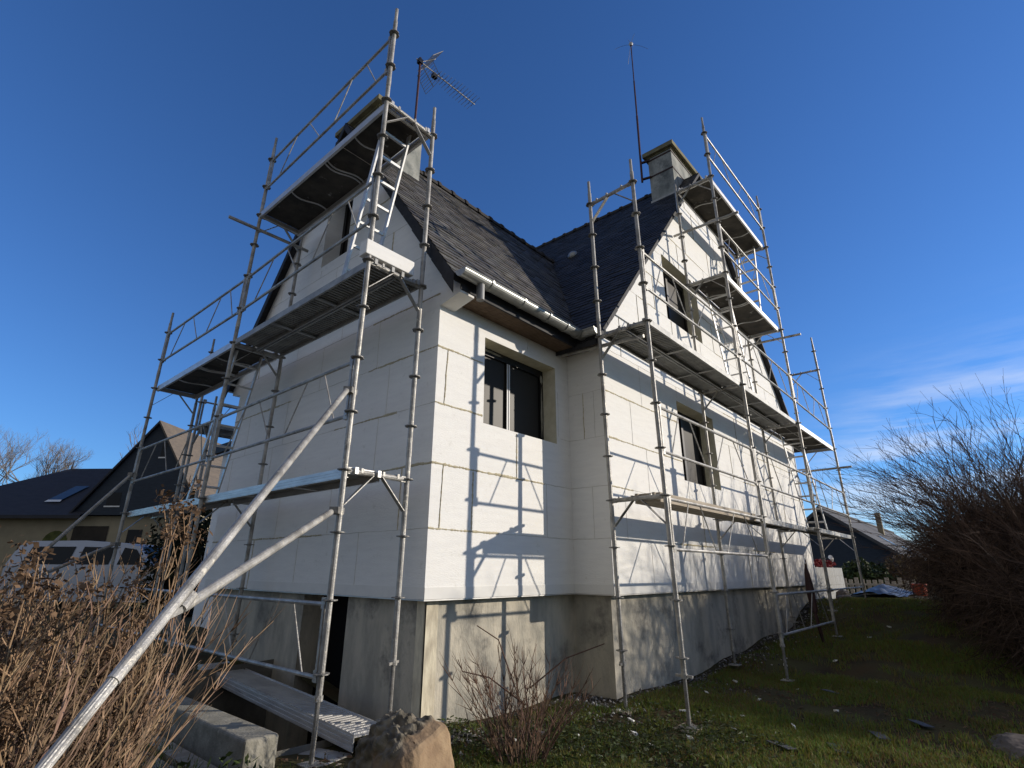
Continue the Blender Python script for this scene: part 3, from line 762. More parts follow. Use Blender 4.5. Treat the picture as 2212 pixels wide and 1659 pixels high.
# --- scaffold on the shaded gable
A=thing('scaffold','galvanised scaffold in front of the shaded gable with two long diagonal props','scaffold',(2.46,3.98,-.57))
for n,z0,z1 in (('P1',-.56,6.90),('P2',-.40,5.93),('P3',-.34,6.92),('P5',-.33,4.88),('P4',-.25,5.52),('P6',-.33,3.60)): standard(n,z0,z1,0,A)
for z in (1.5,3.5,5.5): transom('P1','P2',z,A)
for z in (1.5,3.5,5.5): transom('P3','P4',z,A)
for z in (1.5,3.5): transom('P5','P6',z,A)
for zl in (0,2,4,6): guardrail('P1','P3',zl,zl+.5,A)
for zl in (0,2,4): guardrail('P3','P5',zl,zl+.5,A)
YD=(0,1,0); XD=(1,0,0)
platform('plankalu',(2.50,3.99,0),YD,XD,2.98,.33,1.53,A,'narrow aluminium plank of the lowest lift, near bay',h=.085)
platform('plankalu',(2.50,7.03,0),YD,XD,2.88,.33,1.53,A,'narrow aluminium plank of the lowest lift, far bay',h=.085)
platform('steel',(2.475,3.985,0),YD,XD,2.98,.30,3.54,A,'outer ribbed steel plank of the second lift')
platform('steel',(2.795,3.985,0),YD,XD,2.98,.30,3.54,A,'inner ribbed steel plank of the second lift')
platform('ply',(2.475,7.02,0),YD,XD,2.88,.61,3.54,A,'plywood platform with a trapdoor, second lift far bay',hatch=(.25,1.15))
platform('ply',(2.475,3.985,0),YD,XD,2.98,.61,5.54,A,'plywood platform with a trapdoor, top lift',hatch=(.10,.95))
def prop(par,p,q,r=.0242,label=None,cut=None):
    mb=MB(); p=Vector(p); q=Vector(q)
    if cut:
        m=p.lerp(q,cut); mb.tube(p,m,r,14); d=(q-p).normalized(); mb.tube(m-d*.0,m+d*.012,r*1.04,14)
        # fluted inner tube
        a=d.orthogonal().normalized(); b=d.cross(a); n=28
        for i in range(n):
            t0=2*math.pi*i/n; t1=2*math.pi*(i+1)/n; r0=r*(.80 if i%2 else .87); r1=r*(.80 if (i+1)%2 else .87)
            o0=(a*math.cos(t0)+b*math.sin(t0))*r0; o1=(a*math.cos(t1)+b*math.sin(t1))*r1
            mb.quad(m+o0,q+o0,q+o1,m+o1)
        mb.box((q.x-.06,q.y-.06,q.z-.02),(q.x+.06,q.y+.06,q.z+.01))
    else: mb.tube(p,q,r,14)
    ob_=mb.build('diagonal_prop',M_STEEL,par); 
    if label: ob_['label']=label
    return ob_
dB=(V(.54,2.37,.14)-V(2.42,4.0,2.18)); p0=V(2.42,3.985,2.18)-V(.035,.03,0)+V(0,0,0)
endB=V(2.42,4.0,2.18)+dB*1.49
prop(A,p0+V(-.02,-.02,-.02),endB,label='long telescopic prop running to the ground in front of the bush',cut=.60)
j=V(2.42,4.0,2.18)+dB*.80
prop(A,V(2.37,3.96,1.15),j+V(.05,.035,.01),label='shorter prop joining the long one')
mb=MB(); mb.tube(j+V(.05,.035,.01),j+V(.10,.078,.065),.027,12); mb.obox(j+V(.02,.02,0),V(.03,.02,.01),V(0,0,.014),V(-.01,.016,0)); mb.build('prop_coupler',M_STEEL,A)
prop(A,(2.42,9.91,2.08),(.62,9.55,-.45),label='upper prop of the far corner'); prop(A,(2.42,9.91,1.05),(1.1,9.7,.33),label='lower prop of the far corner')
for (x,y,z) in ((2.41,3.965,2.18),(2.41,3.965,1.165),(2.42,9.91,2.08),(2.42,9.91,1.05)):
    mb=MB(); mb.obox(V(x,y,z),V(.052,.04,0)*.6,V(0,0,.026),V(-.03,.035,0)*.8); mb.obox(V(x+.05,y+.03,z),V(.03,0,0),V(0,.032,0),V(0,0,.026)); mb.build('swivel_coupler',M_STEELD,A)
mb=MB(); mb.tube((2.08,6.95,5.24),(3.25,6.95,5.26),.0242,10); mb.build('tie_tube',M_STEEL,A)
ladder('ladder','aluminium ladder of the shaded gable scaffold hanging below its top trapdoor',(2.62,4.72,3.55),(2.62,4.17,5.60),XD,group='scaffold access ladders')
ladder('ladder','aluminium ladder in the far bay of the shaded gable scaffold, above its lowest plank',(2.62,7.93,1.54),(2.62,7.22,3.50),XD,group='scaffold access ladders')
# polystyrene board end standing on the second deck at the corner
mb=MB(); mb.box((2.40,3.93,3.555),(2.98,4.05,3.715)); o=mb.build('polystyrene_block',M_EPS,label='thick white polystyrene offcut lying across the end of a scaffold deck',category='polystyrene block',org=(2.7,4,3.56))
bv=o.modifiers.new('b','BEVEL'); bv.width=.008; bv.segments=2
# --- scaffold on the sunlit gable
ZOB=-.0358
B=thing('scaffold','tall galvanised scaffold of three bays along the sunlit gable wall','scaffold',(5.34,2.51,-.6))
zb=lambda l: ZOB+.5*l
for n,z0,z1 in (('Q1',-.56,5.85),('Q2',-.59,5.83),('Q3',-.59,8.84),('Q4',-.30,8.84),('Q5',.18,6.34),('Q3i',-.48,7.66),('Q4i',-.30,7.6),('Q5i',.15,5.55)): standard(n,z0,z1,ZOB,B)
for l in (3,7,11): transom('Q2','Q1',zb(l),B)
for l in (3,7,11,15): transom('Q3','Q3i',zb(l),B)
for l in (3,7,11,15): transom('Q4','Q4i',zb(l),B)
for l in (3,7,11): transom('Q5','Q5i',zb(l),B)
for l in (2,4,8): guardrail('Q2','Q3',zb(l),zb(l+1),B)
for l in (0,4,8,12,16): guardrail('Q3','Q4',zb(l),zb(l+1),B)
for l in (4,8): guardrail('Q4','Q5',zb(l),zb(l+1),B)
guardrail('Q4','Q5',zb(0),zb(1),B,single=True)
xb=(5.36,8.39,11.45)
zt=zb(3)+.04
platform('timber',(5.42,2.62,0),XD,YD,3.0,.30,zt+.01,B,'weathered timber board of the lowest lift',h=.10)
platform('plankalu',(8.39,2.66,0),XD,YD,3.0,.30,zt,B,'grey plank of the lowest lift, middle bay')
platform('plankalu',(11.45,2.53,0),XD,YD,3.05,.30,zt,B,'bright plank of the lowest lift, far bay')
z2=zb(7)+.04
for k,(x,L_) in enumerate(((5.36,3.0),(8.39,3.02))):
    for t in (2.525,2.845): platform('steel',(x,t,0),XD,YD,L_,.30,z2,B)
platform('ply',(11.45,2.525,0),XD,YD,3.05,.62,z2,B,'plywood platform with a trapdoor, second lift far bay',hatch=(.3,1.3))
platform('ply',(8.39,2.525,0),XD,YD,3.02,.62,zb(11)+.04,B,'plywood platform with a trapdoor, third lift',hatch=(.3,1.3))
platform('ply',(8.39,2.525,0),XD,YD,3.02,.62,zb(15)+.04,B,'dirty plywood platform of the top lift',hatch=(2.0,2.9))
for a,b in (((5.45,2.66,3.35),(5.45,3.86,3.41)),((8.45,2.16,6.57),(8.45,3.34,6.60)),((11.5,2.16,5.30),(11.5,3.34,5.34)),((14.6,2.25,3.03),(14.6,3.3,3.02))):
    mb=MB(); mb.tube(a,b,.0242,10); c=Vector(a).lerp(Vector(b),.0); mb.build('tie_tube',M_STEEL,B)
ladder('ladder','aluminium ladder of the sunlit gable scaffold in its far bay below the second deck',(12.95,2.66,1.5),(12.05,2.66,3.42),YD,group='scaffold access ladders')
ladder('ladder','aluminium ladder rising beside the upper dark window of the sunlit gable',(9.45,2.66,3.5),(8.80,2.66,5.42),YD,group='scaffold access ladders')
ladder('ladder','topmost ladder of the sunlit gable scaffold seen against the sky',(10.75,2.66,5.5),(11.15,2.66,7.42),YD,group='scaffold access ladders')
# --- scaffold round the back
C=thing('scaffold','scaffold behind the far corner of the shaded gable, mostly hidden','scaffold',(3.4,10.6,-.4))
for n in ('R1','R2','R1i','R2i'): standard(n,-.4,4.9 if 'i' not in n else 3.6,.12,C)
guardrail('R1','R2',3.20,3.67,C)
transom('R1','R1i',2.62+.5,C); transom('R2','R2i',3.12,C)
platform('steel',(3.43,10.0,0),XD,YD,2.95,.3,3.13,C); platform('steel',(3.43,10.31,0),XD,YD,2.95,.3,3.13,C,h=.1)
#@@PART3

# ------------------------------------------------------------------ plank, pit, kerb, timber, stone
M_PIT=pmat('stairwell_concrete',(.20,.19,.16),(.12,.115,.10),scale=4,rough=.95,bump=.4,bscale=40)
pit=thing('stairwell','sunken concrete stairwell beside the shaded wall below the aluminium plank','stairwell',(3.0,5.4,-2))
mb=MB()
mb.quad((PX0,PY0,-2.1),(PX1,PY0,-2.1),(PX1,PY1,-2.1),(PX0,PY1,-2.1))
mb.quad((PX0,PY0,-2.1),(PX0,PY1,-2.1),(PX0,PY1,-.5),(PX0,PY0,-.5))
mb.quad((PX1,PY0,-2.1),(PX0,PY0,-2.1),(PX0,PY0,-.52),(PX1,PY0,-.52)); mb.quad((PX0,PY1,-2.1),(PX1,PY1,-2.1),(PX1,PY1,-.25),(PX0,PY1,-.3))
mb.build('retaining_wall',M_PIT,pit)
mb=MB(); mb.box((1.94,3.95,-1.1),(2.175,6.40,-.315)); o=mb.build('kerb',M_CONC,pit); bv=o.modifiers.new('b','BEVEL'); bv.width=.02; bv.segments=3; o['label']='mossy concrete kerb of the stairwell'
gp=thing('scaffold_plank','aluminium scaffold plank with ribbed top laid across the sunken stairwell','plank',(2.85,4.0,-.45))
def skewplank():
    a=V(2.74,3.90,-.43); b=V(2.84,7.15,-.30); u=(b-a); Lg=u.length; u.normalize(); v=V(1,0,0); v=(v-u*v.dot(u)).normalized(); Z=u.cross(v)*-1
    if Z.z<0: Z=-Z
    W=.30
    P=lambda s,t,z: a+u*s+v*t+Z*z
    def bx(mb,s0,s1,t0,t1,z0,z1): mb.obox(P((s0+s1)/2,(t0+t1)/2,(z0+z1)/2),u*(s1-s0)/2,v*(t1-t0)/2,Z*(z1-z0)/2)
    mb=MB(); bx(mb,0,Lg,0,W,-.008,0)
    s=.05
    while s<Lg-.04: bx(mb,s,s+.026,.022,W-.022,0,.007); s+=.052
    mb.build('deck_surface',M_ALU,gp)
    for t0,t1 in ((-.006,0),(W,W+.006)):
        mb=MB(); bx(mb,0,Lg,t0,t1,-.10,.012)
        for k in range(3):
            e0=-.09+k*.034; bx(mb,0,Lg,t0-(.004 if t0<0 else 0),t1+(.004 if t0>0 else 0),e0,e0+.016)
        mb.build('side_rail',M_ALU,gp)
    for s in (-.02,Lg+.02):
        mb=MB(); mb.tube(P(s,.04,-.05),P(s,.26,-.05),.035,10); mb.build('end_hook',M_STEELD,gp)
skewplank()
# scrap sheets under the near post
mb=MB(); mb.obox(V(2.52,4.10,-.572),V(.22,.06,.004),V(-.05,.17,0),V(0,0,.006)); mb.build('metal_sheet',M_ALU,label='thin pale metal sheet lying under the foot of the nearest post',category='sheet',org=(2.5,4.1,-.58))
mb=MB(); mb.obox(V(2.46,3.975,-.590),V(.15,.03,0),V(-.03,.12,0),V(0,0,.018)); mb.build('wooden_pad',M_BOARD,label='small wooden pad carrying the nearest scaffold post',category='wooden pad',org=(2.46,3.97,-.6))
for k,(a,b) in enumerate((((1.62,5.5,-.52),(1.70,3.7,-.55)),((1.80,5.4,-.50),(1.86,3.65,-.54)))):
    mb=MB(); mb.bar(a,b,.13,.05); mb.build('timber_plank',M_BOARD,label=['dark timber plank lying beside the bush, outer one','dark timber plank lying beside the mossy kerb, inner one'][k],category='plank',group='timber planks on the ground',org=a)
# pads under the other posts
for k,(n,txt) in enumerate((('Q1','flat board under the inner post at the inner corner'),('Q2','flat board under the front post at the inner corner'))):
    x,y=LEAN[n][:2]; mb=MB(); z=gz(x,y); mb.box((x-.12,y-.1,z-.02),(x+.12,y+.1,z+.012)); mb.build('wooden_pad',M_BOARD,label=txt,category='wooden pad',org=(x,y,z))
def rock(name,c,size,seed,mat,label,cat='rock',flat=1.0,sub=4,amp=.30,facet=True,group=None,craggy=False):
    import bmesh
    bm=bmesh.new(); bmesh.ops.create_icosphere(bm,subdivisions=sub,radius=1)
    for v in bm.verts:
        p=v.co.copy(); n_=noise.noise(p*1.1+V(seed,0,0)); n2=noise.noise(p*2.7+V(seed,5,0)); n3=noise.noise(p*7+V(seed,5,8))
        vo=noise.voronoi(p*1.3+V(seed,2,1))[0]; 
        r=1+amp*n_+amp*.45*n2+.06*n3 - (amp*.6*max(0,.35-abs(vo[1]-vo[0])) if facet else 0)
        q=p*r
        q.z=max(q.z,-.75)
        # square it up a little
        for i in range(3): q[i]=math.copysign(abs(q[i])**.8,q[i])
        if craggy:
            vv=noise.voronoi(p*2.3+V(seed,4,4)); cr=noise.noise(p*14+V(seed,1,1)); q=q*(1-.16*max(0,.30-abs(vv[0][1]-vv[0][0]))*2.2+ .05*cr+.10*noise.noise(p*5+V(0,seed,2)))
            side=max(0,noise.noise(p*1.7+V(1,seed,0))); q=q*(1+.10*noise.noise(p*24)*side*2)
        v.co=V(q.x*size[0],q.y*size[1],q.z*size[2])
    me=bpy.data.meshes.new(name); bm.to_mesh(me); bm.free(); me.materials.append(mat)
    o=bpy.data.objects.new(name,me); COL.objects.link(o); o.location=c; o['label']=label; o['category']=cat
    if group: o['group']=group
    return o
M_STONE=pmat('ochre_stone',(.42,.27,.14),(.30,.20,.11),scale=3.2,rough=.95,bump=.9,bscale=14,c3=(.13,.12,.09),scale3=3.0,th3=(.46,.56))
import bmesh
def boulder(c,size,seed,mats,label):
    rr=random.Random(seed); bm=bmesh.new()
    for k in range(26):
        v=V(rr.gauss(0,1),rr.gauss(0,1),rr.gauss(0,1)).normalized(); q=V(*[math.copysign(abs(t)**.62,t) for t in v])*rr.uniform(.86,1.08)
        bm.verts.new((q.x*size[0],q.y*size[1],q.z*size[2]))
    r_=bmesh.ops.convex_hull(bm,input=bm.verts)
    bmesh.ops.delete(bm,geom=[g_ for g_ in r_['geom_interior'] if isinstance(g_,bmesh.types.BMVert)],context='VERTS')
    bmesh.ops.bevel(bm,geom=list(bm.edges),offset=.018,segments=1,affect='EDGES')
    bmesh.ops.triangulate(bm,faces=bm.faces)
    for it in range(6):
        es=[e for e in bm.edges if e.calc_length()>.016]
        if not es: break
        bmesh.ops.subdivide_edges(bm,edges=es,cuts=1,use_grid_fill=True); bmesh.ops.triangulate(bm,faces=bm.faces)
    bm.normal_update()
    for v in bm.verts:
        p=v.co*3.2+V(seed,0,0); mort=.7*noise.noise(p*.9+V(3,0,0))+.35*noise.noise(p*2.2)+(-.66*v.co.x+.75*v.co.y)*2.6+max(0,v.co.z-.15)*1.8+.16
        k=min(1,max(0,mort*4)); lump=noise.noise(p*4.2)*.030+noise.noise(p*10)*.016+max(0,noise.noise(p*6+V(9,0,0)))*-.050
        v.co+=v.normal*(noise.noise(p*1.4)*.014+noise.noise(p*6)*.0035+k*(lump+.008))
    me=bpy.data.meshes.new('boulder'); bm.to_mesh(me)
    at=me.color_attributes.new('tone','FLOAT_COLOR','POINT')
    for i_,v in enumerate(me.vertices):
        p=v.co*3.2+V(seed,0,0); mort=.7*noise.noise(p*.9+V(3,0,0))+.35*noise.noise(p*2.2)+(-.66*v.co.x+.75*v.co.y)*2.6+max(0,v.co.z-.15)*1.8+.16; k=min(1,max(0,mort*5))
        a=V(.80,.62,.42); b=V(.40,.39,.33)*(.55+.9*max(0,.5+noise.noise(p*7)*1.2)); c_=a.lerp(b,k); at.data[i_].color=(c_.x,c_.y,c_.z,1)
    bm.free(); me.materials.append(mats); o=bpy.data.objects.new('boulder',me); COL.objects.link(o); o.location=c; o['label']=label; o['category']='boulder'
    return o
M_BOULD=pmat('boulder_stone',(.46,.42,.37),(.30,.26,.23),scale=7,rough=.95,bump=.6,bscale=45,attr=True)
rk=boulder((2.50,3.05,-.50),(.29,.31,.37),5,M_BOULD,'large ochre and grey boulder in the foreground by the house corner')
M_STONE2=pmat('grey_stone',(.16,.13,.11),(.10,.09,.08),scale=4,rough=.95,bump=.8,bscale=18)
rock('flat_stone',(7.0,.22,-.74),(.42,.30,.14),8.1,M_STONE2,'flat brown stone half buried in grass at the bottom right edge','stone')
rock('stone',(15.6,3.15,.20),(.20,.14,.14),5.0,M_STONE2,'dark block of stone standing before the grey block wall','stone',sub=3)
rock('stone',(15.0,3.0,.14),(.26,.16,.12),6.5,M_STONE2,'low dark lump of stone left of the standing one','stone',sub=3)
# dark folded stand between the posts
st=thing('folded_stand','dark folded metal stand leaning between the far scaffold posts','stand',(10.4,2.55,-.38))
mb=MB(); mb.path([(10.42,2.55,.12),(10.45,2.57,.45),(10.44,2.57,.72),(10.42,2.57,.86)],[.05,.065,.04,.006],8); mb.tube((10.44,2.57,.62),(10.62,2.60,.92),.012,5); mb.build('folded_cover',M_IRON,st)
for q in (-.05,.06): mb=MB(); mb.path([(10.42,2.55,.2),(10.40+q,2.52,-.1),(10.46+q*.2,2.50,-.40)],.017,6); mb.build('leg',M_IRON,st)
# grey block wall, flowers, pot bird, bucket, fence
bw=thing('block_wall','low bare concrete block wall continuing past the end of the house','wall',(16.2,3.6,0))
mb=MB(); z=-.4; k=0
while z<.83:
    x=14.42-(.25 if k%2 else 0)
    while x<17.8:
        x0=max(x,14.42); x1=min(x+.50,17.85)
        if x1-x0>.06: mb.box((x0+.004,3.50,z+.004),(x1-.004,3.70,z+.204))
        x+=.5
    z+=.208; k+=1
mb.box((14.43,3.508,-.4),(17.84,3.69,z-.004)); mb.build('blocks',M_BLOCK,bw)
M_RED=pmat('red_flower',(.32,.03,.03),(.12,.02,.015),scale=20,rough=.8); M_GREEN=pmat('leaf_green',(.07,.10,.03),(.035,.05,.018),scale=9,rough=.8)
M_CONIF=pmat('conifer_leaf',(.075,.10,.028),(.03,.045,.015),scale=3,rough=.8,attr=True)
M_ORANGE=pmat('orange_plastic',(.55,.09,.03),(.42,.06,.02),scale=6,rough=.5); M_WHITE=pmat('white_paint',(.78,.77,.73),rough=.5)
def leafcloud(name,c,rad,n,size,mat,parent=None,seed=1,tone=(.5,1.3),shape=None,**kw):
    r=np.random.default_rng(seed); d=r.normal(size=(n,3)); d/=np.linalg.norm(d,axis=1)[:,None]
    rr_=r.random(n)**.45; P_=d*rr_[:,None]
    P_*= (1+.25*np.sin(P_[:,0]*5+seed)*np.cos(P_[:,1]*6))[:,None]
    P_=P_*np.array(rad)+np.array(c)
    a=r.normal(size=(n,3)); a/=np.linalg.norm(a,axis=1)[:,None]; b=np.cross(a,r.normal(size=(n,3))); b/=np.linalg.norm(b,axis=1)[:,None]
    sz=size*(.5+r.random(n))[:,None]
    v=np.stack([P_-a*sz,P_-b*sz*.45,P_+a*sz,P_+b*sz*.45],1).reshape(-1,3)
    f=np.arange(4*n).reshape(-1,4); t=tone[0]+(tone[1]-tone[0])*r.random(n); cl=np.stack([t,t*r.uniform(.9,1.1,n),t*r.uniform(.8,1.1,n),np.ones(n)],1).repeat(4,0)
    return mesh_np(name,v,f,mat,cl,parent,**kw)
leafcloud('geranium_row',(16.3,3.6,.93),(1.2,.08,.10),260,.05,M_RED,seed=3,label='low row of red flowers on top of the grey block wall',category='flowers')
bird=thing('garden_bird','small white bird ornament on a stick above the grey block wall','ornament',(17.3,3.6,.83))
mb=MB(); mb.path([(17.3,3.6,.84),(17.3,3.6,1.02)],.008,5); mb.path([(17.2,3.6,1.06),(17.26,3.6,1.11),(17.34,3.6,1.08),(17.42,3.6,1.0)],[.01,.06,.05,.01],8); mb.build('body',M_WHITE,bird)
mb=MB(); mb.path([(20.05,2.10,.03),(20.05,2.10,.42)],[.15,.19],16); mb.path([(20.05,2.10,.40),(20.05,2.10,.44)],[.205,.205],16); mb.build('orange_bucket',M_ORANGE,label='orange plastic bucket on the grass beyond the scaffold',category='bucket',org=(20.05,2.1,.03))
hd=thing('conifer','rounded dark green conifer behind the low fence at the end of the garden','conifer',(24,4.3,0))
for k,(c,ra,n) in enumerate((((24,4.1,.42),(.95,.95,.70),4200),)):
    leafcloud('crown',c,ra,n,.075,M_CONIF,hd,seed=k+9,tone=(.35,1.4))
hd.location=(0,0,0)
leafcloud('dry_shrub',(25,2.7,.75),(1.1,.9,.65),1500,.08,pmat('dry_leaf',(.22,.15,.07),(.12,.08,.04),scale=4,rough=.9,attr=True),seed=12,label='small yellowish dry shrub right of the dark conifer',category='shrub')
fe=thing('wooden_fence','low fence of grey upright pales in front of the dark conifer','fence',(21.5,3.4,.1))
mb=MB()
for k in range(13):
    y=2.3+.17*k; x=21.4+.02*k; hh=.50+.10*rnd.random(); mb=MB(); mb.box((x,y,.0),(x+.02,y+.11,hh)); mb.build('pale',M_BOARD,fe)
mb=MB(); mb.box((21.43,2.25,.35),(21.46,4.6,.41)); mb.build('rail',M_BOARD,fe)
tp=thing('tarpaulin','crumpled grey tarpaulin sheeting beyond the block wall','tarpaulin',(19,2.6,.1))
n=26; vs=[];fs=[]
for j in range(n):
    for i in range(n):
        x=18.1+2.6*i/(n-1); y=2.2+1.3*j/(n-1); z=gz(x,y)+.06+.22*max(0,1-abs(j/(n-1)-.6)*2)*(.6+.6*noise.noise(V(x*2,y*2,1)))+.05*noise.noise(V(x*7,y*7,2)); vs.append((x,y,z))
for j in range(n-1):
    for i in range(n-1): fs.append((j*n+i,j*n+i+1,(j+1)*n+i+1,(j+1)*n+i))
g=MB(); g.v=vs; g.f=fs; g.m=[0]*len(fs); g.build('sheet',pmat('grey_sheet',(.13,.135,.14),(.08,.085,.09),scale=3,rough=.4),tp,smooth=True)

# ------------------------------------------------------------------ neighbouring houses
ang=R(37.6); EF=V(math.cos(ang),math.sin(ang),0); ER=V(math.sin(ang),-math.cos(ang),0)
def Wd(l,f,z): return ER*l+EF*f+V(0,0,z)
M_BEIGE=pmat('beige_render',(.36,.31,.21),(.30,.26,.18),scale=2,rough=.95); M_SLW=pmat('slate_cladding',(.036,.048,.064),(.028,.037,.050),scale=3,rough=.7,stretch=(1,1,5)); M_ROOFN=pmat('slate_far',(.036,.036,.042),(.026,.026,.032),scale=2,rough=.65,stretch=(1,1,5)); M_ROOFB=pmat('slate_brown',(.17,.135,.10),(.12,.10,.08),scale=3,rough=.75,stretch=(1,1,4)); M_SKYL=pmat('skylight_glass',(.05,.07,.10),rough=.15,spec=.6)
nh=thing('neighbour_house','beige neighbour house with a slate clad gable and a long dark roof on the left','house',Wd(-19,26,-.4))
PL=lambda mb,pts: mb.poly([Wd(*p) for p in pts])
mb=MB()
PL(mb,[(-30,24.3,-1),(-15.9,24.3,-1),(-15.9,24.3,2.95),(-30,24.3,2.95)]); PL(mb,[(-15.9,24.3,-1),(-15.9,34,-1),(-15.9,34,3.3),(-15.9,24.3,3.3)]); PL(mb,[(-30,33,-1),(-30,24.3,-1),(-30,24.3,2.95),(-30,33,2.95)]); PL(mb,[(-15.9,34,-1),(-30,33,-1),(-30,33,2.95),(-15.9,34,3.3)])
mb.build('wall',M_BEIGE,nh)
mb=MB(); PL(mb,[(-21.7,24,2.97),(-15.6,24,2.97),(-15.75,24,3.55),(-16.85,24,5.12),(-18.35,24,7.30),(-19.9,24,5.2),(-21.2,24,3.50)]); mb.build('gable_cladding',M_SLW,nh)
mb=MB()
PL(mb,[(-18.35,23.85,7.38),(-18.35,35,7.38),(-15.45,35,3.2),(-15.45,23.85,3.2)]); PL(mb,[(-18.35,23.85,7.25),(-15.45,23.85,3.07),(-15.45,23.85,3.2),(-18.35,23.85,7.38)])
rf=mb.build('roof',M_ROOFB,nh); rf['label']='brownish slope of the gable wing'
mb=MB()
PL(mb,[(-18.35,35,7.38),(-18.35,23.85,7.38),(-21.75,23.85,2.95),(-21.75,35,2.95)]); PL(mb,[(-18.35,23.85,7.38),(-18.35,23.85,7.22),(-21.75,23.85,2.80),(-21.75,23.85,2.95)])
rf2=mb.build('roof',M_ROOFN,nh)
mb=MB()
PL(mb,[(-31,23.75,2.95),(-21,23.75,2.95),(-18.6,26.9,5.62),(-25.0,26.9,5.62)]); PL(mb,[(-18.6,26.9,5.62),(-18.6,30,2.95),(-31,30,2.95),(-25.0,26.9,5.62)]); PL(mb,[(-31,30,2.95),(-31,23.75,2.95),(-25.0,26.9,5.62)])
PL(mb,[(-31,23.75,2.80),(-21,23.75,2.80),(-21,23.75,2.95),(-31,23.75,2.95)])
rf3=mb.build('roof',M_ROOFN,nh); rf3['label']='long dark hipped roof of the side wing'
mb=MB(); mb.tube(Wd(-24.95,26.9,5.6),Wd(-24.95,26.9,6.05),.05,6,r2=.02); mb.build('finial',M_ROOFN,rf3)
sk=lambda l,t: (l,23.75+3.15*t-.03,2.95+2.67*t+.06)
mb=MB(); PL(mb,[sk(-23.55,.27),sk(-22.85,.27),sk(-22.45,.56),sk(-23.15,.56)]); mb.build('skylight',M_SKYL,rf3)
mb=MB(); PL(mb,[sk(-23.6,.23),sk(-22.8,.23),sk(-22.85,.27),sk(-23.55,.27)]); mb.build('skylight_frame',M_WHITE,rf3)
for (l0,l1,z0,z1,f) in ((-20.1,-19.45,3.38,3.98,23.99),(-18.02,-17.78,5.62,6.3,23.99),(-18.95,-18.25,1.2,2.35,24.28)):
    mb=MB(); PL(mb,[(l0,f,z0),(l1,f,z0),(l1,f,z1),(l0,f,z1)]); wdw=mb.build('window',M_BLACK,nh)
    mb=MB(); PL(mb,[(l0-.06,f-.03,z0-.06),(l1+.06,f-.03,z0-.06),(l1+.06,f-.03,z0),(l0-.06,f-.03,z0)]); mb.build('sill',M_WHITE if f<24 else M_BOARD,wdw)
mb=MB(); pts=[(-23.0,24.28,-.3),(-21.75,24.28,-.3),(-21.75,24.28,1.7)]+[(-22.37+.62*math.cos(t),24.28,1.75+.55*math.sin(t)) for t in [R(20*k) for k in range(0,10)]]+[(-23.0,24.28,1.7)]
PL(mb,pts); mb.build('arched_porch',pmat('porch_green',(.12,.13,.04),(.06,.07,.02),scale=3,rough=.9),nh)
mb=MB(); PL(mb,[(-21.6,24.27,-.5),(-19.9,24.27,-.5),(-19.9,24.27,2.5),(-21.6,24.27,2.5)]); mb.build('garage_door',pmat('dark_door',(.05,.04,.03),(.03,.025,.02),scale=2,rough=.8),nh)
rh=thing('neighbour_house','far grey house with a slate gable beyond the garden on the right','house',(44,9.3,0))
mb=MB(); mb.poly([(44,3.2,-1),(44,3.2,1.5),(44,15,1.5),(44,15,-1)]); mb.poly([(44,3.2,-1),(70,3.2,-1),(70,3.2,1.5),(44,3.2,1.5)]); mb.poly([(70,3.2,-1),(70,15,-1),(70,15,1.5),(70,3.2,1.5)]); mb.build('wall',M_BEIGE,rh)
mb=MB(); mb.poly([(43.98,3.3,-.6),(43.98,3.3,-.2+.72),(43.98,9.3,4.85),(43.98,15.3,.52),(43.98,15.3,-.6)]); mb.build('gable_cladding',M_SLW,rh)
mb=MB(); sl=.74
for sg in (-1,1):
    a=[(43.6,9.3,5.0),(78,9.3,5.0),(78,9.3+sg*9,5.0-9*sl*1.0),(43.6,9.3+sg*9,5.0-9*sl)]
    mb.poly(a if sg<0 else a[::-1]); b=[(43.6,9.3,4.75),(43.6,9.3,5.0),(43.6,9.3+sg*9,5.0-9*sl),(43.6,9.3+sg*9,4.75-9*sl)]; mb.poly(b)
rr_=mb.build('roof',pmat('slate_grey_far',(.11,.105,.10),(.08,.078,.075),scale=1.5,rough=.75,stretch=(1,1,3)),rh)
mb=MB(); x=43.6
while x<77: mb.tube((x,9.3,5.0),(x+.42,9.3,5.04),.11,6,r2=.15); x+=.45
mb.build('ridge_tiles',M_ROOFN,rr_)
mb=MB(); mb.box((58.5,7.7,3.6),(58.9,8.1,5.75)); mb.build('chimney',M_BEIGE,rr_)
for (x,y) in ((50,6.0),(53.5,5.2)):
    mb=MB(); z=5.0-(9.3-y)*sl+.06; mb.poly([(x,y,z),(x+1.1,y,z),(x+1.1,y+1,z+sl),(x,y+1,z+sl)]); mb.build('skylight',M_SKYL,rr_)
# far dark roof behind the shrubs
fb=thing('far_house','long low far house whose dark roof shows behind the bare shrubs','house',(80,0,0))
mb=MB(); mb.poly([(70,1,2.0),(70,-22,2.0),(74,-22,4.4),(74,4,4.4)]); mb.poly([(74,4,4.4),(74,-22,4.4),(78,-22,2.0),(78,1,2.0)]); mb.build('roof',pmat('brown_roof',(.08,.04,.035),(.06,.03,.028),scale=1,rough=.9),fb)
mb=MB(); mb.box((70.5,-21.5,-.5),(77.5,1,2.0)); mb.build('wall',M_BEIGE,fb)

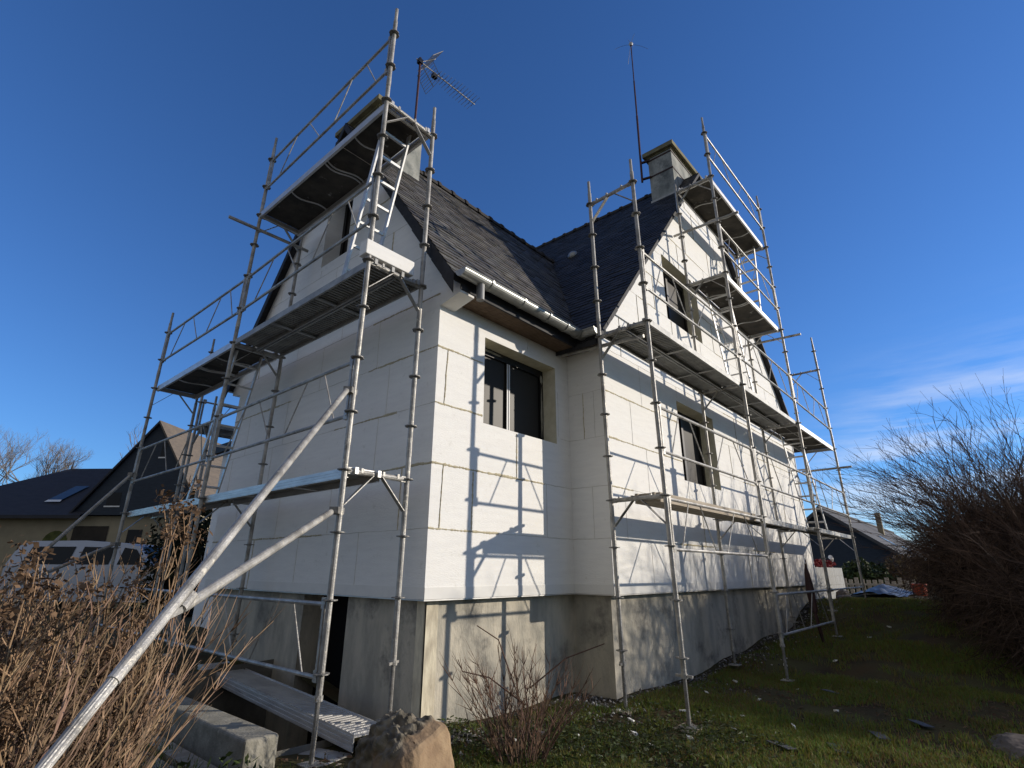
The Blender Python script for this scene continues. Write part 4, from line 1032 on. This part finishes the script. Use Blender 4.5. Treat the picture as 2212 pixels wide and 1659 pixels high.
leafcloud('hedge',tuple(Wd(-13.6,20,.45)),(2.0,1.1,1.15),5200,.10,pmat('brown_hedge',(.13,.09,.035),(.06,.05,.02),scale=2,rough=.9,attr=True),seed=51,label='low brownish hedge behind the parked van',category='hedge')
leafcloud('dark_shrub',tuple(Wd(-9.35,14.2,.75)),(.85,1.0,1.75),6500,.07,pmat('dark_shrub_leaf',(.03,.035,.015),(.015,.02,.01),scale=2,rough=.9,attr=True),seed=52,label='dark leafy shrub between the van nose and the scaffold',category='shrub')
# ------------------------------------------------------------------ van
M_VAN=pmat('van_paint',(.46,.50,.56),rough=.3,spec=.5); M_TYRE=pmat('tyre',(.015,.015,.015),rough=.8); M_CARG=pmat('car_glass',(.012,.015,.015),rough=.1,spec=.2)
van=thing('parked_van','white van parked side on behind the dried hydrangea bush','van',Wd(-12.8,15,-.5))
def vanp(l,z,f): return Wd(l,15+f,z)
prof=[(-15.1,-.15),(-15.1,.75),(-14.95,1.28),(-14.6,1.42),(-13.0,1.44),(-11.75,1.36),(-11.35,1.28),(-10.75,.78),(-9.9,.58),(-9.55,.35),(-9.5,-.15)]
n=len(prof); mb=MB(); ws=[0,.09,.16,.22]
def sec(i,side):
    l,z=prof[i]; ins=max(0,(z-.75)/.7)*.16; return (l,z,(0+ins) if side==0 else (1.7-ins))
for i in range(n):
    j=(i+1)%n; a,b=sec(i,0),sec(j,0); c,d=sec(j,1),sec(i,1)
    mb.quad(vanp(*a),vanp(*b),vanp(*c),vanp(*d))
mb.poly([vanp(*sec(i,0)) for i in range(n)]); mb.poly([vanp(*sec(i,1)) for i in reversed(range(n))])
body=mb.build('body',M_VAN,van); bv=body.modifiers.new('b','BEVEL'); bv.width=.05; bv.segments=2; bv.limit_method='ANGLE'; bv.angle_limit=R(25)
def win(pts,name,lab=None,par=None):
    mb=MB(); q=[]
    for l,z in pts: ins=max(0,(z-.75)/.7)*.16; q.append(vanp(l,z,ins-.015))
    mb.poly(q); q2=[]
    o=mb.build(name,M_CARG,van); 
win([(-13.0,.80),(-12.05,.80),(-12.0,1.25),(-12.95,1.27)],'side_window'); win([(-11.8,.80),(-10.95,.80),(-11.38,1.2),(-11.75,1.25)],'side_window'); win([(-14.6,.80),(-13.25,.80),(-13.2,1.27),(-14.5,1.27)],'side_window')
mb=MB(); a,b=sec(6,0),sec(7,0); A_,B_=V(*vanp(a[0]+.02,a[1]-.02,.22)),V(*vanp(b[0]-.05+.02,b[1]+.06,.1)); C_,D_=V(*vanp(b[0]-.05+.02,b[1]+.06,1.6)),V(*vanp(a[0]+.02,a[1]-.02,1.48)); o3=V(0,0,.02)+ER*.015
mb.poly([A_+o3,B_+o3,C_+o3,D_+o3]); mb.build('windscreen',M_CARG,van)
for l in (-14.3,-10.4):
    for f in (-.01,1.55):
        mb=MB(); c=vanp(l,-.16,f); mb.tube(c,c+EF*.17,.31,20); wh=mb.build('wheel',M_TYRE,van)
        mb=MB(); c2=c-EF*.012; mb.tube(c2,c2+EF*.02,.19,14); mb.build('rim',M_STEEL,wh)
mb=MB(); c=V(*vanp(-10.95,.86,-.12)); mb.obox(c,ER*.06,EF*.07,V(0,0,.09)); mb.build('wing_mirror',M_VAN,van)
mb=MB(); mb.obox(V(*vanp(-9.5,.02,.85)),ER*.05,EF*.82,V(0,0,.11)); mb.build('bumper',M_TYRE,van)

# ------------------------------------------------------------------ bare trees far left
M_BARK=pmat('bark',(.19,.165,.14),(.12,.105,.09),scale=5,rough=.95); M_TWIG=pmat('far_twig',(.24,.21,.18),(.17,.15,.13),scale=3,rough=.95)
def baretree(base,H,seed,name='bare_tree',label='',spread=.55,depth=6,group=None):
    rr=random.Random(seed); t=thing(name,label,'tree',base,group)
    tr=MB(); cr=MB()
    def grow(p,d,L_,r,k):
        pts=[p]; dd=d.copy(); m=4
        for i in range(m):
            dd=(dd+V(rr.uniform(-1,1),rr.uniform(-1,1),rr.uniform(-.6,1.0))*.13).normalized(); pts.append(pts[-1]+dd*L_/m)
        (tr if k<2 else cr).path(pts,[r*(1-.35*i/m) for i in range(m+1)],6 if k<2 else 3,caps=False)
        if k>=depth: return
        nb=3 if k<1 else rr.choice((2,3,3) if k<5 else (2,3))
        for b in range(nb):
            ax=V(rr.uniform(-1,1),rr.uniform(-1,1),rr.uniform(-.2,.4)).normalized()
            nd=(dd+ax*spread*rr.uniform(.7,1.3)).normalized()
            grow(pts[-1] if b<2 else pts[2],nd,L_*rr.uniform(.62,.82),r*.60,k+1)
    grow(Vector(base),V(0,0,1),H*.28,H*.017,0)
    tr.build('trunk',M_BARK,t); cr.build('crown',M_TWIG,t)
    return t
baretree(tuple(Wd(-59.5,61,-.5)),19.5,5,label='rounded bare tree behind the long dark roof, right one of the pair',depth=8)
baretree(tuple(Wd(-66,60,-.5)) ,19,9,label='bare tree at the left edge of the picture',depth=8)
baretree(tuple(Wd(-51.5,66,-.5)) ,21.0,13,label='thin tree top between the dark roof and the slate gable',depth=6)

# ------------------------------------------------------------------ shrubs and bushes
def canes(mb,base,n,rad,height,lean,seed,r0=.006,sides=3,fork=3,tipr=.0012,curl=.5,spread=1.0,segs=7,side_twigs=0,sl=.3,wig=.16,tones=(.45,1.35),hmin=.55,out0=.55,fk=.75):
    rr=random.Random(seed)
    for i in range(n):
        a=rr.random()*6.283; q=math.sqrt(rr.random())*rad
        p=V(base[0]+math.cos(a)*q,base[1]+math.sin(a)*q,0); p.z=gz(p.x,p.y)-.02
        out=V(math.cos(a)*q/rad,math.sin(a)*q/rad,0)*spread+V(rr.uniform(-.3,.3),rr.uniform(-.3,.3),0)+Vector(lean)
        H=height*rr.uniform(hmin,1.05); d=(V(0,0,1)+out*out0).normalized(); pts=[p]; r=r0*rr.uniform(.6,1.2)
        for k in range(segs):
            d=(d+out*curl*.12+V(rr.uniform(-1,1),rr.uniform(-1,1),rr.uniform(-.5,.8))*wig).normalized(); pts.append(pts[-1]+d*H/segs)
        tone=rr.uniform(*tones); 
        if mb.c is not None: mb.cc=(tone,tone*rr.uniform(.88,1.0),tone*rr.uniform(.8,1.0),1)
        mb.path(pts,[r*(1-.72*k/segs) for k in range(segs+1)],sides,caps=False)
        for f in range(fork+side_twigs):
            k=rr.randint(1 if f>=fork else 3,segs-1); q0=pts[k]; dd=((pts[k+1]-pts[k]).normalized()+V(rr.uniform(-1,1),rr.uniform(-1,1),rr.uniform(-.3,.9))*fk).normalized()
            L_=sl*height*rr.uniform(.4,1.1); t=[q0]
            for z in range(4):
                dd=(dd+V(rr.uniform(-1,1),rr.uniform(-1,1),rr.uniform(-.4,.8))*.2).normalized(); t.append(t[-1]+dd*L_/4)
            mb.path(t,[r*.55*(1-.2*z) for z in range(5)],sides,caps=False)
    return mb
M_STEM=pmat('dry_stem',(.38,.275,.18),(.19,.13,.085),scale=14,rough=.85,attr=True)
M_DLEAF=pmat('dead_leaf',(.165,.110,.072),(.085,.055,.036),scale=9,rough=.9,attr=True,transl=.2)
M_GLEAF=pmat('green_leaf',(.07,.10,.03),(.04,.06,.02),scale=6,rough=.7,attr=True,transl=.2)
def hydrangea(base,rad,height,n,seed,label,lean=(0,0,0),leaves=5200,tall=(),spread_=.30):
    t=thing('hydrangea_bush',label,'bush',(base[0],base[1],gz(*base)))
    mb=MB(); mb.usecol(); canes(mb,base,n,rad,height,lean,seed,r0=.0066,fork=4,side_twigs=3,segs=8,sl=.14,spread=spread_,curl=.10,wig=.30,tones=(.22,1.3),hmin=.55,out0=.30,fk=.6)
    rr=random.Random(seed+1); heads=[]
    for (x,y,h) in tall:
        for q in range(7):
            p=V(x+rr.uniform(-.06,.06),y+rr.uniform(-.06,.06),gz(x,y)); top=V(x+rr.uniform(-.16,.16),y+rr.uniform(-.16,.16),p.z+h*rr.uniform(.86,1.02)); m=p.lerp(top,.5)+V(rr.uniform(-.07,.07),rr.uniform(-.07,.07),0)
            mb.cc=(1.15,1.05,.95,1); mb.path([p,m,top],[.006,.0045,.003],4,caps=False); heads.append(top)
            for w_ in range(3):
                e=m.lerp(top,rr.random()); e2=e+V(rr.uniform(-.15,.15),rr.uniform(-.15,.15),rr.uniform(.08,.25)); mb.path([e,e2],[.003,.002],3,caps=False); heads.append(e2)
    mb.build('stems',M_STEM,t,kind='stuff')
    cx,cy=base; z0=gz(cx,cy)
    lf=leafcloud('dead_leaves',(cx,cy,z0+height*.36),(rad*1.0,rad*1.0,height*.45),leaves,.0115,M_DLEAF,None,seed=seed,tone=(.35,1.7),kind='stuff'); lf.parent=t; lf.location=-Vector(t.location)
    r=np.random.default_rng(seed)
    hv=[]; 
    for i in range(110):
        a=rr.random()*6.283; q=math.sqrt(rr.random())*rad*1.05; heads.append(V(cx+math.cos(a)*q,cy+math.sin(a)*q,z0+height*rr.uniform(.55,1.06)*(1-.18*(q/rad)**2)))
    vv=[];cc=[]
    for h in heads:
        for k in range(26):
            p=np.array(h)+r.normal(size=3)*.026; a=r.normal(size=3)*.0075; b=r.normal(size=3)*.0075; vv+=[p-a,p-b,p+a,p+b]; tn=r.uniform(.7,1.9); cc+=[(tn,tn*.95,tn*.85,1)]*4
    vv=np.array(vv); hd_=mesh_np('flower_heads',vv,np.arange(len(vv)).reshape(-1,4),M_DLEAF,np.array(cc),None,kind='stuff'); hd_.parent=t; hd_.location=-Vector(t.location)
    return t
hydrangea((.40,3.95),.84,1.50,720,41,'dense dried hydrangea bush with brown stalks in the left foreground',leaves=42000,tall=((.62,3.4,1.40),(.22,3.5,1.42),(.02,3.6,1.40)))
hydrangea((1.20,4.22),.22,.85,45,43,'dried hydrangea with one tall flower sprig between the bush and the scaffold',leaves=5000,spread_=.1,tall=((1.27,3.93,1.72),))
hydrangea((-.75,4.6),.9,1.35,200,45,'dried hydrangea bush cut by the left edge of the picture',leaves=3200)
# green undergrowth below the bush
leafcloud('undergrowth',(1.05,3.35,-.52),(1.05,.75,.24),5200,.026,M_GLEAF,seed=77,tone=(.4,1.5),label='green leafy undergrowth at the foot of the dried hydrangeas',category='undergrowth',kind='stuff')
fern=thing('fern','light green fern frond between the stalks and the long prop','fern',(1.25,3.35,-.55))
mb=MB()
for k,(dx,dy) in enumerate(((.30,.05),(.16,.22),(.34,-.16))):
    b=V(1.28,3.30,-.48); pr=None
    for i in range(13):
        t=i/12; p=b+V(dx*t,dy*t,.30*t-.22*t*t); dr=V(dx,dy,.1).normalized(); sd=dr.cross(V(0,0,1)).normalized(); l=.085*(1-t*.85)
        for sg in (-1,1): mb.quad(p,p+dr*.012,p+sd*sg*l+dr*.03,p+sd*sg*l*.9+dr*.018)
mb.build('frond',pmat('fern_green',(.20,.26,.05),rough=.7,transl=.3),fern)
# small bare shrub at the corner
M_RTWIG=pmat('reddish_twig',(.155,.095,.065),(.09,.058,.042),scale=10,rough=.85,attr=True)
sb=thing('bare_bush','small leafless reddish bush in front of the house corner right of the boulder','bush',(3.62,2.95,-.6))
mb=MB(); mb.usecol(); canes(mb,(3.55,2.98),60,.17,.86,(0,0,0),61,r0=.0055,fork=4,side_twigs=7,segs=7,sl=.26,spread=.9)
mb.cc=(.9,.8,.8,1)
for pts in ([(3.5,2.9,-.2),(3.30,3.08,-.02),(3.16,3.22,.02),(3.13,3.24,.10)],[(3.55,2.9,-.1),(3.75,2.7,.10),(3.95,2.48,.20)],[(3.5,3.0,-.1),(3.42,3.1,.22),(3.30,3.22,.32)]): mb.path(pts,[.006,.005,.004,.003][:len(pts)],5)
mb.build('stems',M_RTWIG,sb,kind='stuff')
# big arching shrubs on the right
M_CANE=pmat('shrub_cane',(.125,.092,.070),(.070,.052,.042),scale=6,rough=.9,attr=True)
def arching(base,label,n,seed,rad,H,lean,inner,sub=10,hfall=.45,wide=1.9):
    rr=random.Random(seed); t=thing('bare_shrub',label,'shrub',(base[0],base[1],gz(*base)))
    mb=MB(); mb.usecol(); tw=MB(); tw.usecol()
    for i in range(n):
        a=rr.random()*6.283; q=math.sqrt(rr.random())*rad; p=V(base[0]+math.cos(a)*q,base[1]+math.sin(a)*q,0); p.z=gz(p.x,p.y)-.03
        az=rr.random()*6.283; out=V(math.cos(az),math.sin(az),0)*rr.uniform(.12,.85)+Vector(lean)*rr.uniform(.2,1.2)
        Lc=H*rr.uniform(.7,1.25); d=(V(0,0,1)+out*.35).normalized(); pts=[p]; m=11; r=rr.uniform(.006,.015)
        for k in range(m):
            d=(d+out*.10+V(0,0,-.05*hfall*k*.6)+V(rr.uniform(-1,1),rr.uniform(-1,1),rr.uniform(-1,1))*.07).normalized(); pts.append(pts[-1]+d*Lc/m)
        tone=rr.uniform(.5,1.35); mb.cc=(tone,tone*.93,tone*.9,1); mb.path(pts,[max(.0028,r*(1-.80*k/m)) for k in range(m+1)],4,caps=False)
        for s_ in range(sub):
            k=rr.randint(3,m-1); q0=pts[k].lerp(pts[k+1],rr.random()) if k<m else pts[k]; dd=((pts[k+1]-pts[k]).normalized()*.9+V(rr.uniform(-1,1),rr.uniform(-1,1),rr.uniform(-.3,1))*.55).normalized(); L_=rr.uniform(.3,.95)*H*.26; tt=[q0]
            for z in range(4): dd=(dd+V(rr.uniform(-1,1),rr.uniform(-1,1),rr.uniform(-.5,.9))*.16).normalized(); tt.append(tt[-1]+dd*L_/4)
            tw.cc=(tone*1.2,tone*1.05,tone,1); tw.path(tt,[.0042,.0036,.003,.0026,.0022],3,caps=False)
            for z in range(2):
                e=tt[rr.randint(1,3)]; f=e+(dd+V(rr.uniform(-1,1),rr.uniform(-1,1),rr.uniform(-.4,1))*.7)*L_*.35; tw.path([e,f],[.0026,.0018],3,caps=False)
    # tangled inner mass of drooping twigs
    cx,cy=base; z0=gz(cx,cy)
    for i in range(inner):
        a=rr.random()*6.283; q=math.sqrt(rr.random())*(rad*wide); h=rr.random()**.8*H*.62*(1-.35*(q/(rad*wide))**2)
        p=V(cx+math.cos(a)*q+lean[0]*h*.5,cy+math.sin(a)*q+lean[1]*h*.5,z0+h); d=V(rr.uniform(-1,1)+lean[0],rr.uniform(-1,1)+lean[1],rr.uniform(-1.2,.7)).normalized(); pts=[p]; L_=rr.uniform(.25,.8)
        for z in range(3): d=(d+V(rr.uniform(-1,1),rr.uniform(-1,1),rr.uniform(-1,.5))*.3).normalized(); pts.append(pts[-1]+d*L_/3)
        tone=rr.uniform(.4,1.25); tw.cc=(tone,tone*.9,tone*.85,1); tw.path(pts,[.005,.004,.003,.002],3,caps=False)
    mb.build('canes',M_CANE,t,kind='stuff'); tw.build('twigs',M_CANE,t,kind='stuff'); return t
arching((12.9,-.30),'large bare shrub with arching canes reaching towards the scaffold',170,71,.9,3.15,(-.16,.16,0),9500,sub=11,wide=1.55)
arching((14.3,-1.6),'large bare shrub at the right edge of the picture',190,72,1.3,3.25,(.0,.0,0),9000,sub=10)
arching((11.0,-1.0),'low near bare thicket at the lower right of the picture',110,75,1.0,2.5,(-.05,.12,0),9000,sub=9,wide=1.5)
arching((16.5,-.2),'bare shrub farther off behind the largest one, towards the bucket',110,73,1.1,3.2,(-.1,.25,0),4500,sub=9)

# ------------------------------------------------------------------ grass, litter, rubble
M_GRASS=pmat('grass_blade',(1,1,1),rough=.75,attr=True,spec=.2,transl=.25)
def grass(name,n,seed,region,hmin,hmax,label):
    r=np.random.default_rng(seed); P_=[];T=[]
    cnt=0; xs_=[]; 
    while cnt<n:
        x,y=region(r); dens=noise.noise(V(x*.9,y*.9,7))*1.3+noise.noise(V(x*3.1,y*3.1,3))*.9-.05
        if r.random()>.55+dens*.9: continue
        if PX0-.35<x<PX1+.2 and PY0-.25<y<PY1+.2: continue
        if y>3.30 and x>5.3: continue
        if y>3.80 and x>3.2 : continue
        xs_.append((x,y,gz(x,y))); cnt+=1
    P_=np.array(xs_); h=r.uniform(hmin,hmax,n)*(.7+.6*np.array([.5+noise.noise(V(a*1.7,b*1.7,11)) for a,b,_ in xs_])).clip(.35,1.5)
    az=r.random(n)*6.283; wd=r.uniform(.0022,.0045,n); la=r.random(n)*6.283; ln=r.uniform(.1,.9,n)*h
    sx=np.cos(az)*wd; sy=np.sin(az)*wd; bx=np.cos(la)*ln; by=np.sin(la)*ln; z=np.zeros(n)
    b0=P_+np.stack([-sx,-sy,z-.005],1); b1=P_+np.stack([sx,sy,z-.005],1)
    m0=P_+np.stack([-sx*.8+bx*.35,-sy*.8+by*.35,h*.6],1); m1=P_+np.stack([sx*.8+bx*.35,sy*.8+by*.35,h*.6],1); tp_=P_+np.stack([bx,by,h],1)
    v=np.stack([b0,b1,m1,m0,tp_],1).reshape(-1,3); i=np.arange(n)*5
    f=np.concatenate([np.stack([i,i+1,i+2],1),np.stack([i,i+2,i+3],1),np.stack([i+3,i+2,i+4],1)])
    dry=np.array([max(0,min(1,.25+.9*noise.noise(V(a*.8,b*.8,21)))) for a,b,_ in xs_])
    isdry=(r.random(n)<dry*.65); g_=np.stack([r.uniform(.10,.21,n),r.uniform(.125,.235,n),r.uniform(.025,.06,n)],1); d_=np.stack([r.uniform(.12,.26,n),r.uniform(.10,.19,n),r.uniform(.04,.09,n)],1)
    c=np.where(isdry[:,None],d_,g_); c=np.concatenate([c,np.ones((n,1))],1).repeat(5,0)
    return mesh_np(name,v,f,M_GRASS,c,label=label,category='grass',kind='stuff')
def reg_near(r):
    while 1:
        D=2.6+6.5*r.random()**.8; a=R(r.uniform(-2,66)); x,y=D*math.cos(a),D*math.sin(a)
        if x>0: return x,y
def reg_far(r):
    D=8.5+9*r.random(); a=R(r.uniform(-4,30)); return D*math.cos(a),D*math.sin(a)
def reg_left(r): return r.uniform(-.5,2.6),r.uniform(2.6,6.5)
grass('grass',120000,5,reg_near,.018,.060,'short patchy grass on the slope in front of the sunlit wall')
grass('grass',60000,6,reg_far,.03,.075,'grass of the farther garden beside the bare shrubs')
grass('grass',16000,8,reg_left,.06,.17,'longer tufts of grass round the timber planks and the kerb')
# gravel and rubble along the wall foot
r=np.random.default_rng(4); vv=[];ff=[];cc=[]
M_PEB=pmat('pebble',(1,1,1),rough=.9,attr=True)
def peb(x,y,s,col):
    z=gz(x,y)+s*.3; b=len(vv); q=r.normal(size=(6,3))*.25+np.array([[1,0,0],[-1,0,0],[0,1,0],[0,-1,0],[0,0,.7],[0,0,-.7]]); q=q*s+np.array([x,y,z]); vv.extend(q.tolist()); cc.extend([(*col,1)]*6)
    for t in ((0,2,4),(2,1,4),(1,3,4),(3,0,4),(2,0,5),(1,2,5),(3,1,5),(0,3,5)): ff.append(tuple(b+k for k in t))
for i in range(5200):
    k=r.random()
    if i%9==0: k=.2
    if k<.45: x=r.uniform(5.6,14.2); y=3.44-abs(r.normal())*.30
    elif k<.85: x=r.uniform(3.1,5.7); y=3.9-abs(r.normal())*.35
    else: x=r.uniform(2.5,5.5); y=r.uniform(2.2,3.8)
    t=r.uniform(.05,.22); col=(t,t*.95,t*.9) if r.random()<.86 else (.5,.49,.46)
    peb(x,y,r.uniform(.005,.022),col)
mesh_np('rubble',np.array(vv),np.array(ff),M_PEB,np.array(cc),label='gravel and broken slate along the foot of the walls',category='rubble',kind='stuff')
# white scraps of polystyrene, one object each
scr=[(4.35,3.05),(4.8,2.75),(5.1,2.95),(5.75,2.75),(5.6,2.2),(6.1,2.3),(6.3,1.9),(6.7,2.9),(7.6,2.9),(8.0,2.3),(9.0,2.7),(9.6,2.2),(5.0,2.35),(4.6,2.5),(4.2,3.3),(7.1,1.7),(8.8,1.6),(6.9,2.4),(11.8,2.1),(12.6,1.9),(14.9,1.6),(3.9,3.5),(4.1,2.65),(5.3,3.2)]
for k,(x,y) in enumerate(scr):
    s=rnd.uniform(.016,.034); mb=MB(); a=rnd.random()*3; u=V(math.cos(a),math.sin(a),rnd.uniform(-.3,.3))*s; v=V(-math.sin(a),math.cos(a),.2)*s*rnd.uniform(.4,.9); w3=V(0,.15,1)*s*rnd.uniform(.25,.6)
    mb.obox(V(x,y,gz(x,y)+s*.5+.012),u,v,w3); 
    for i in range(len(mb.v)): mb.v[i]=tuple(Vector(mb.v[i])+V(rnd.uniform(-1,1),rnd.uniform(-1,1),rnd.uniform(-1,1))*s*.22)
    mb.build('polystyrene_scrap',M_EPS,label='small white polystyrene scrap lying on the grass or at the wall foot',category='scrap',group='white polystyrene scraps on the ground',org=(x,y,gz(x,y)))
for k,(x,y) in enumerate([(5.9,1.45),(6.6,1.25),(7.2,1.0),(5.4,1.75),(7.9,1.9)]):
    mb=MB(); a=.9+rnd.uniform(-.4,.4); mb.obox(V(x,y,gz(x,y)+.03),V(math.cos(a),math.sin(a),.06)*.10,V(-math.sin(a),math.cos(a),.1)*.055,V(0,0,.003)); mb.build('slate_fragment',pmat('fallen_slate',(.065,.068,.08),rough=.6) if k==0 else bpy.data.materials['fallen_slate'],label='flat grey slate fragment lying in the grass',category='slate',group='slate fragments in the grass',org=(x,y,gz(x,y)))

# fallen leaves and low weeds
def litter(name,n,seed,reg,size,mat,label,lift,cat='leaf litter'):
    r=np.random.default_rng(seed); v=[];c=[]
    while len(v)<4*n:
        x,y=reg(r)
        if (y>3.35 and x>5.3) or (y>3.85 and x>3.2) or (PX0-.3<x<PX1 and PY0-.1<y<PY1): continue
        p=np.array([x,y,gz(x,y)+lift*r.uniform(.3,1)]); a=r.normal(size=3)*size; b=r.normal(size=3)*size*.6; a[2]*=.4; b[2]*=.5; v+=[p-a,p-b,p+a,p+b]; t=r.uniform(.4,1.5); c+=[(t,t*r.uniform(.85,1),t*.9,1)]*4
    v=np.array(v); return mesh_np(name,v,np.arange(len(v)).reshape(-1,4),mat,np.array(c),label=label,category=cat,kind='stuff')
litter('leaf_litter',11000,31,reg_near,.012,M_DLEAF,'dead brown leaves scattered over the grass',.02)
def reg_weed(r):
    a=r.normal(size=2)*.38; k=[(4.15,2.95),(4.6,2.55),(3.6,3.3),(5.2,2.3)][r.integers(4)]; return k[0]+a[0],k[1]+a[1]
litter('weeds',5200,33,reg_weed,.014,M_GLEAF,'low broad leaved weeds in front of the bare bush',.06,'weeds')
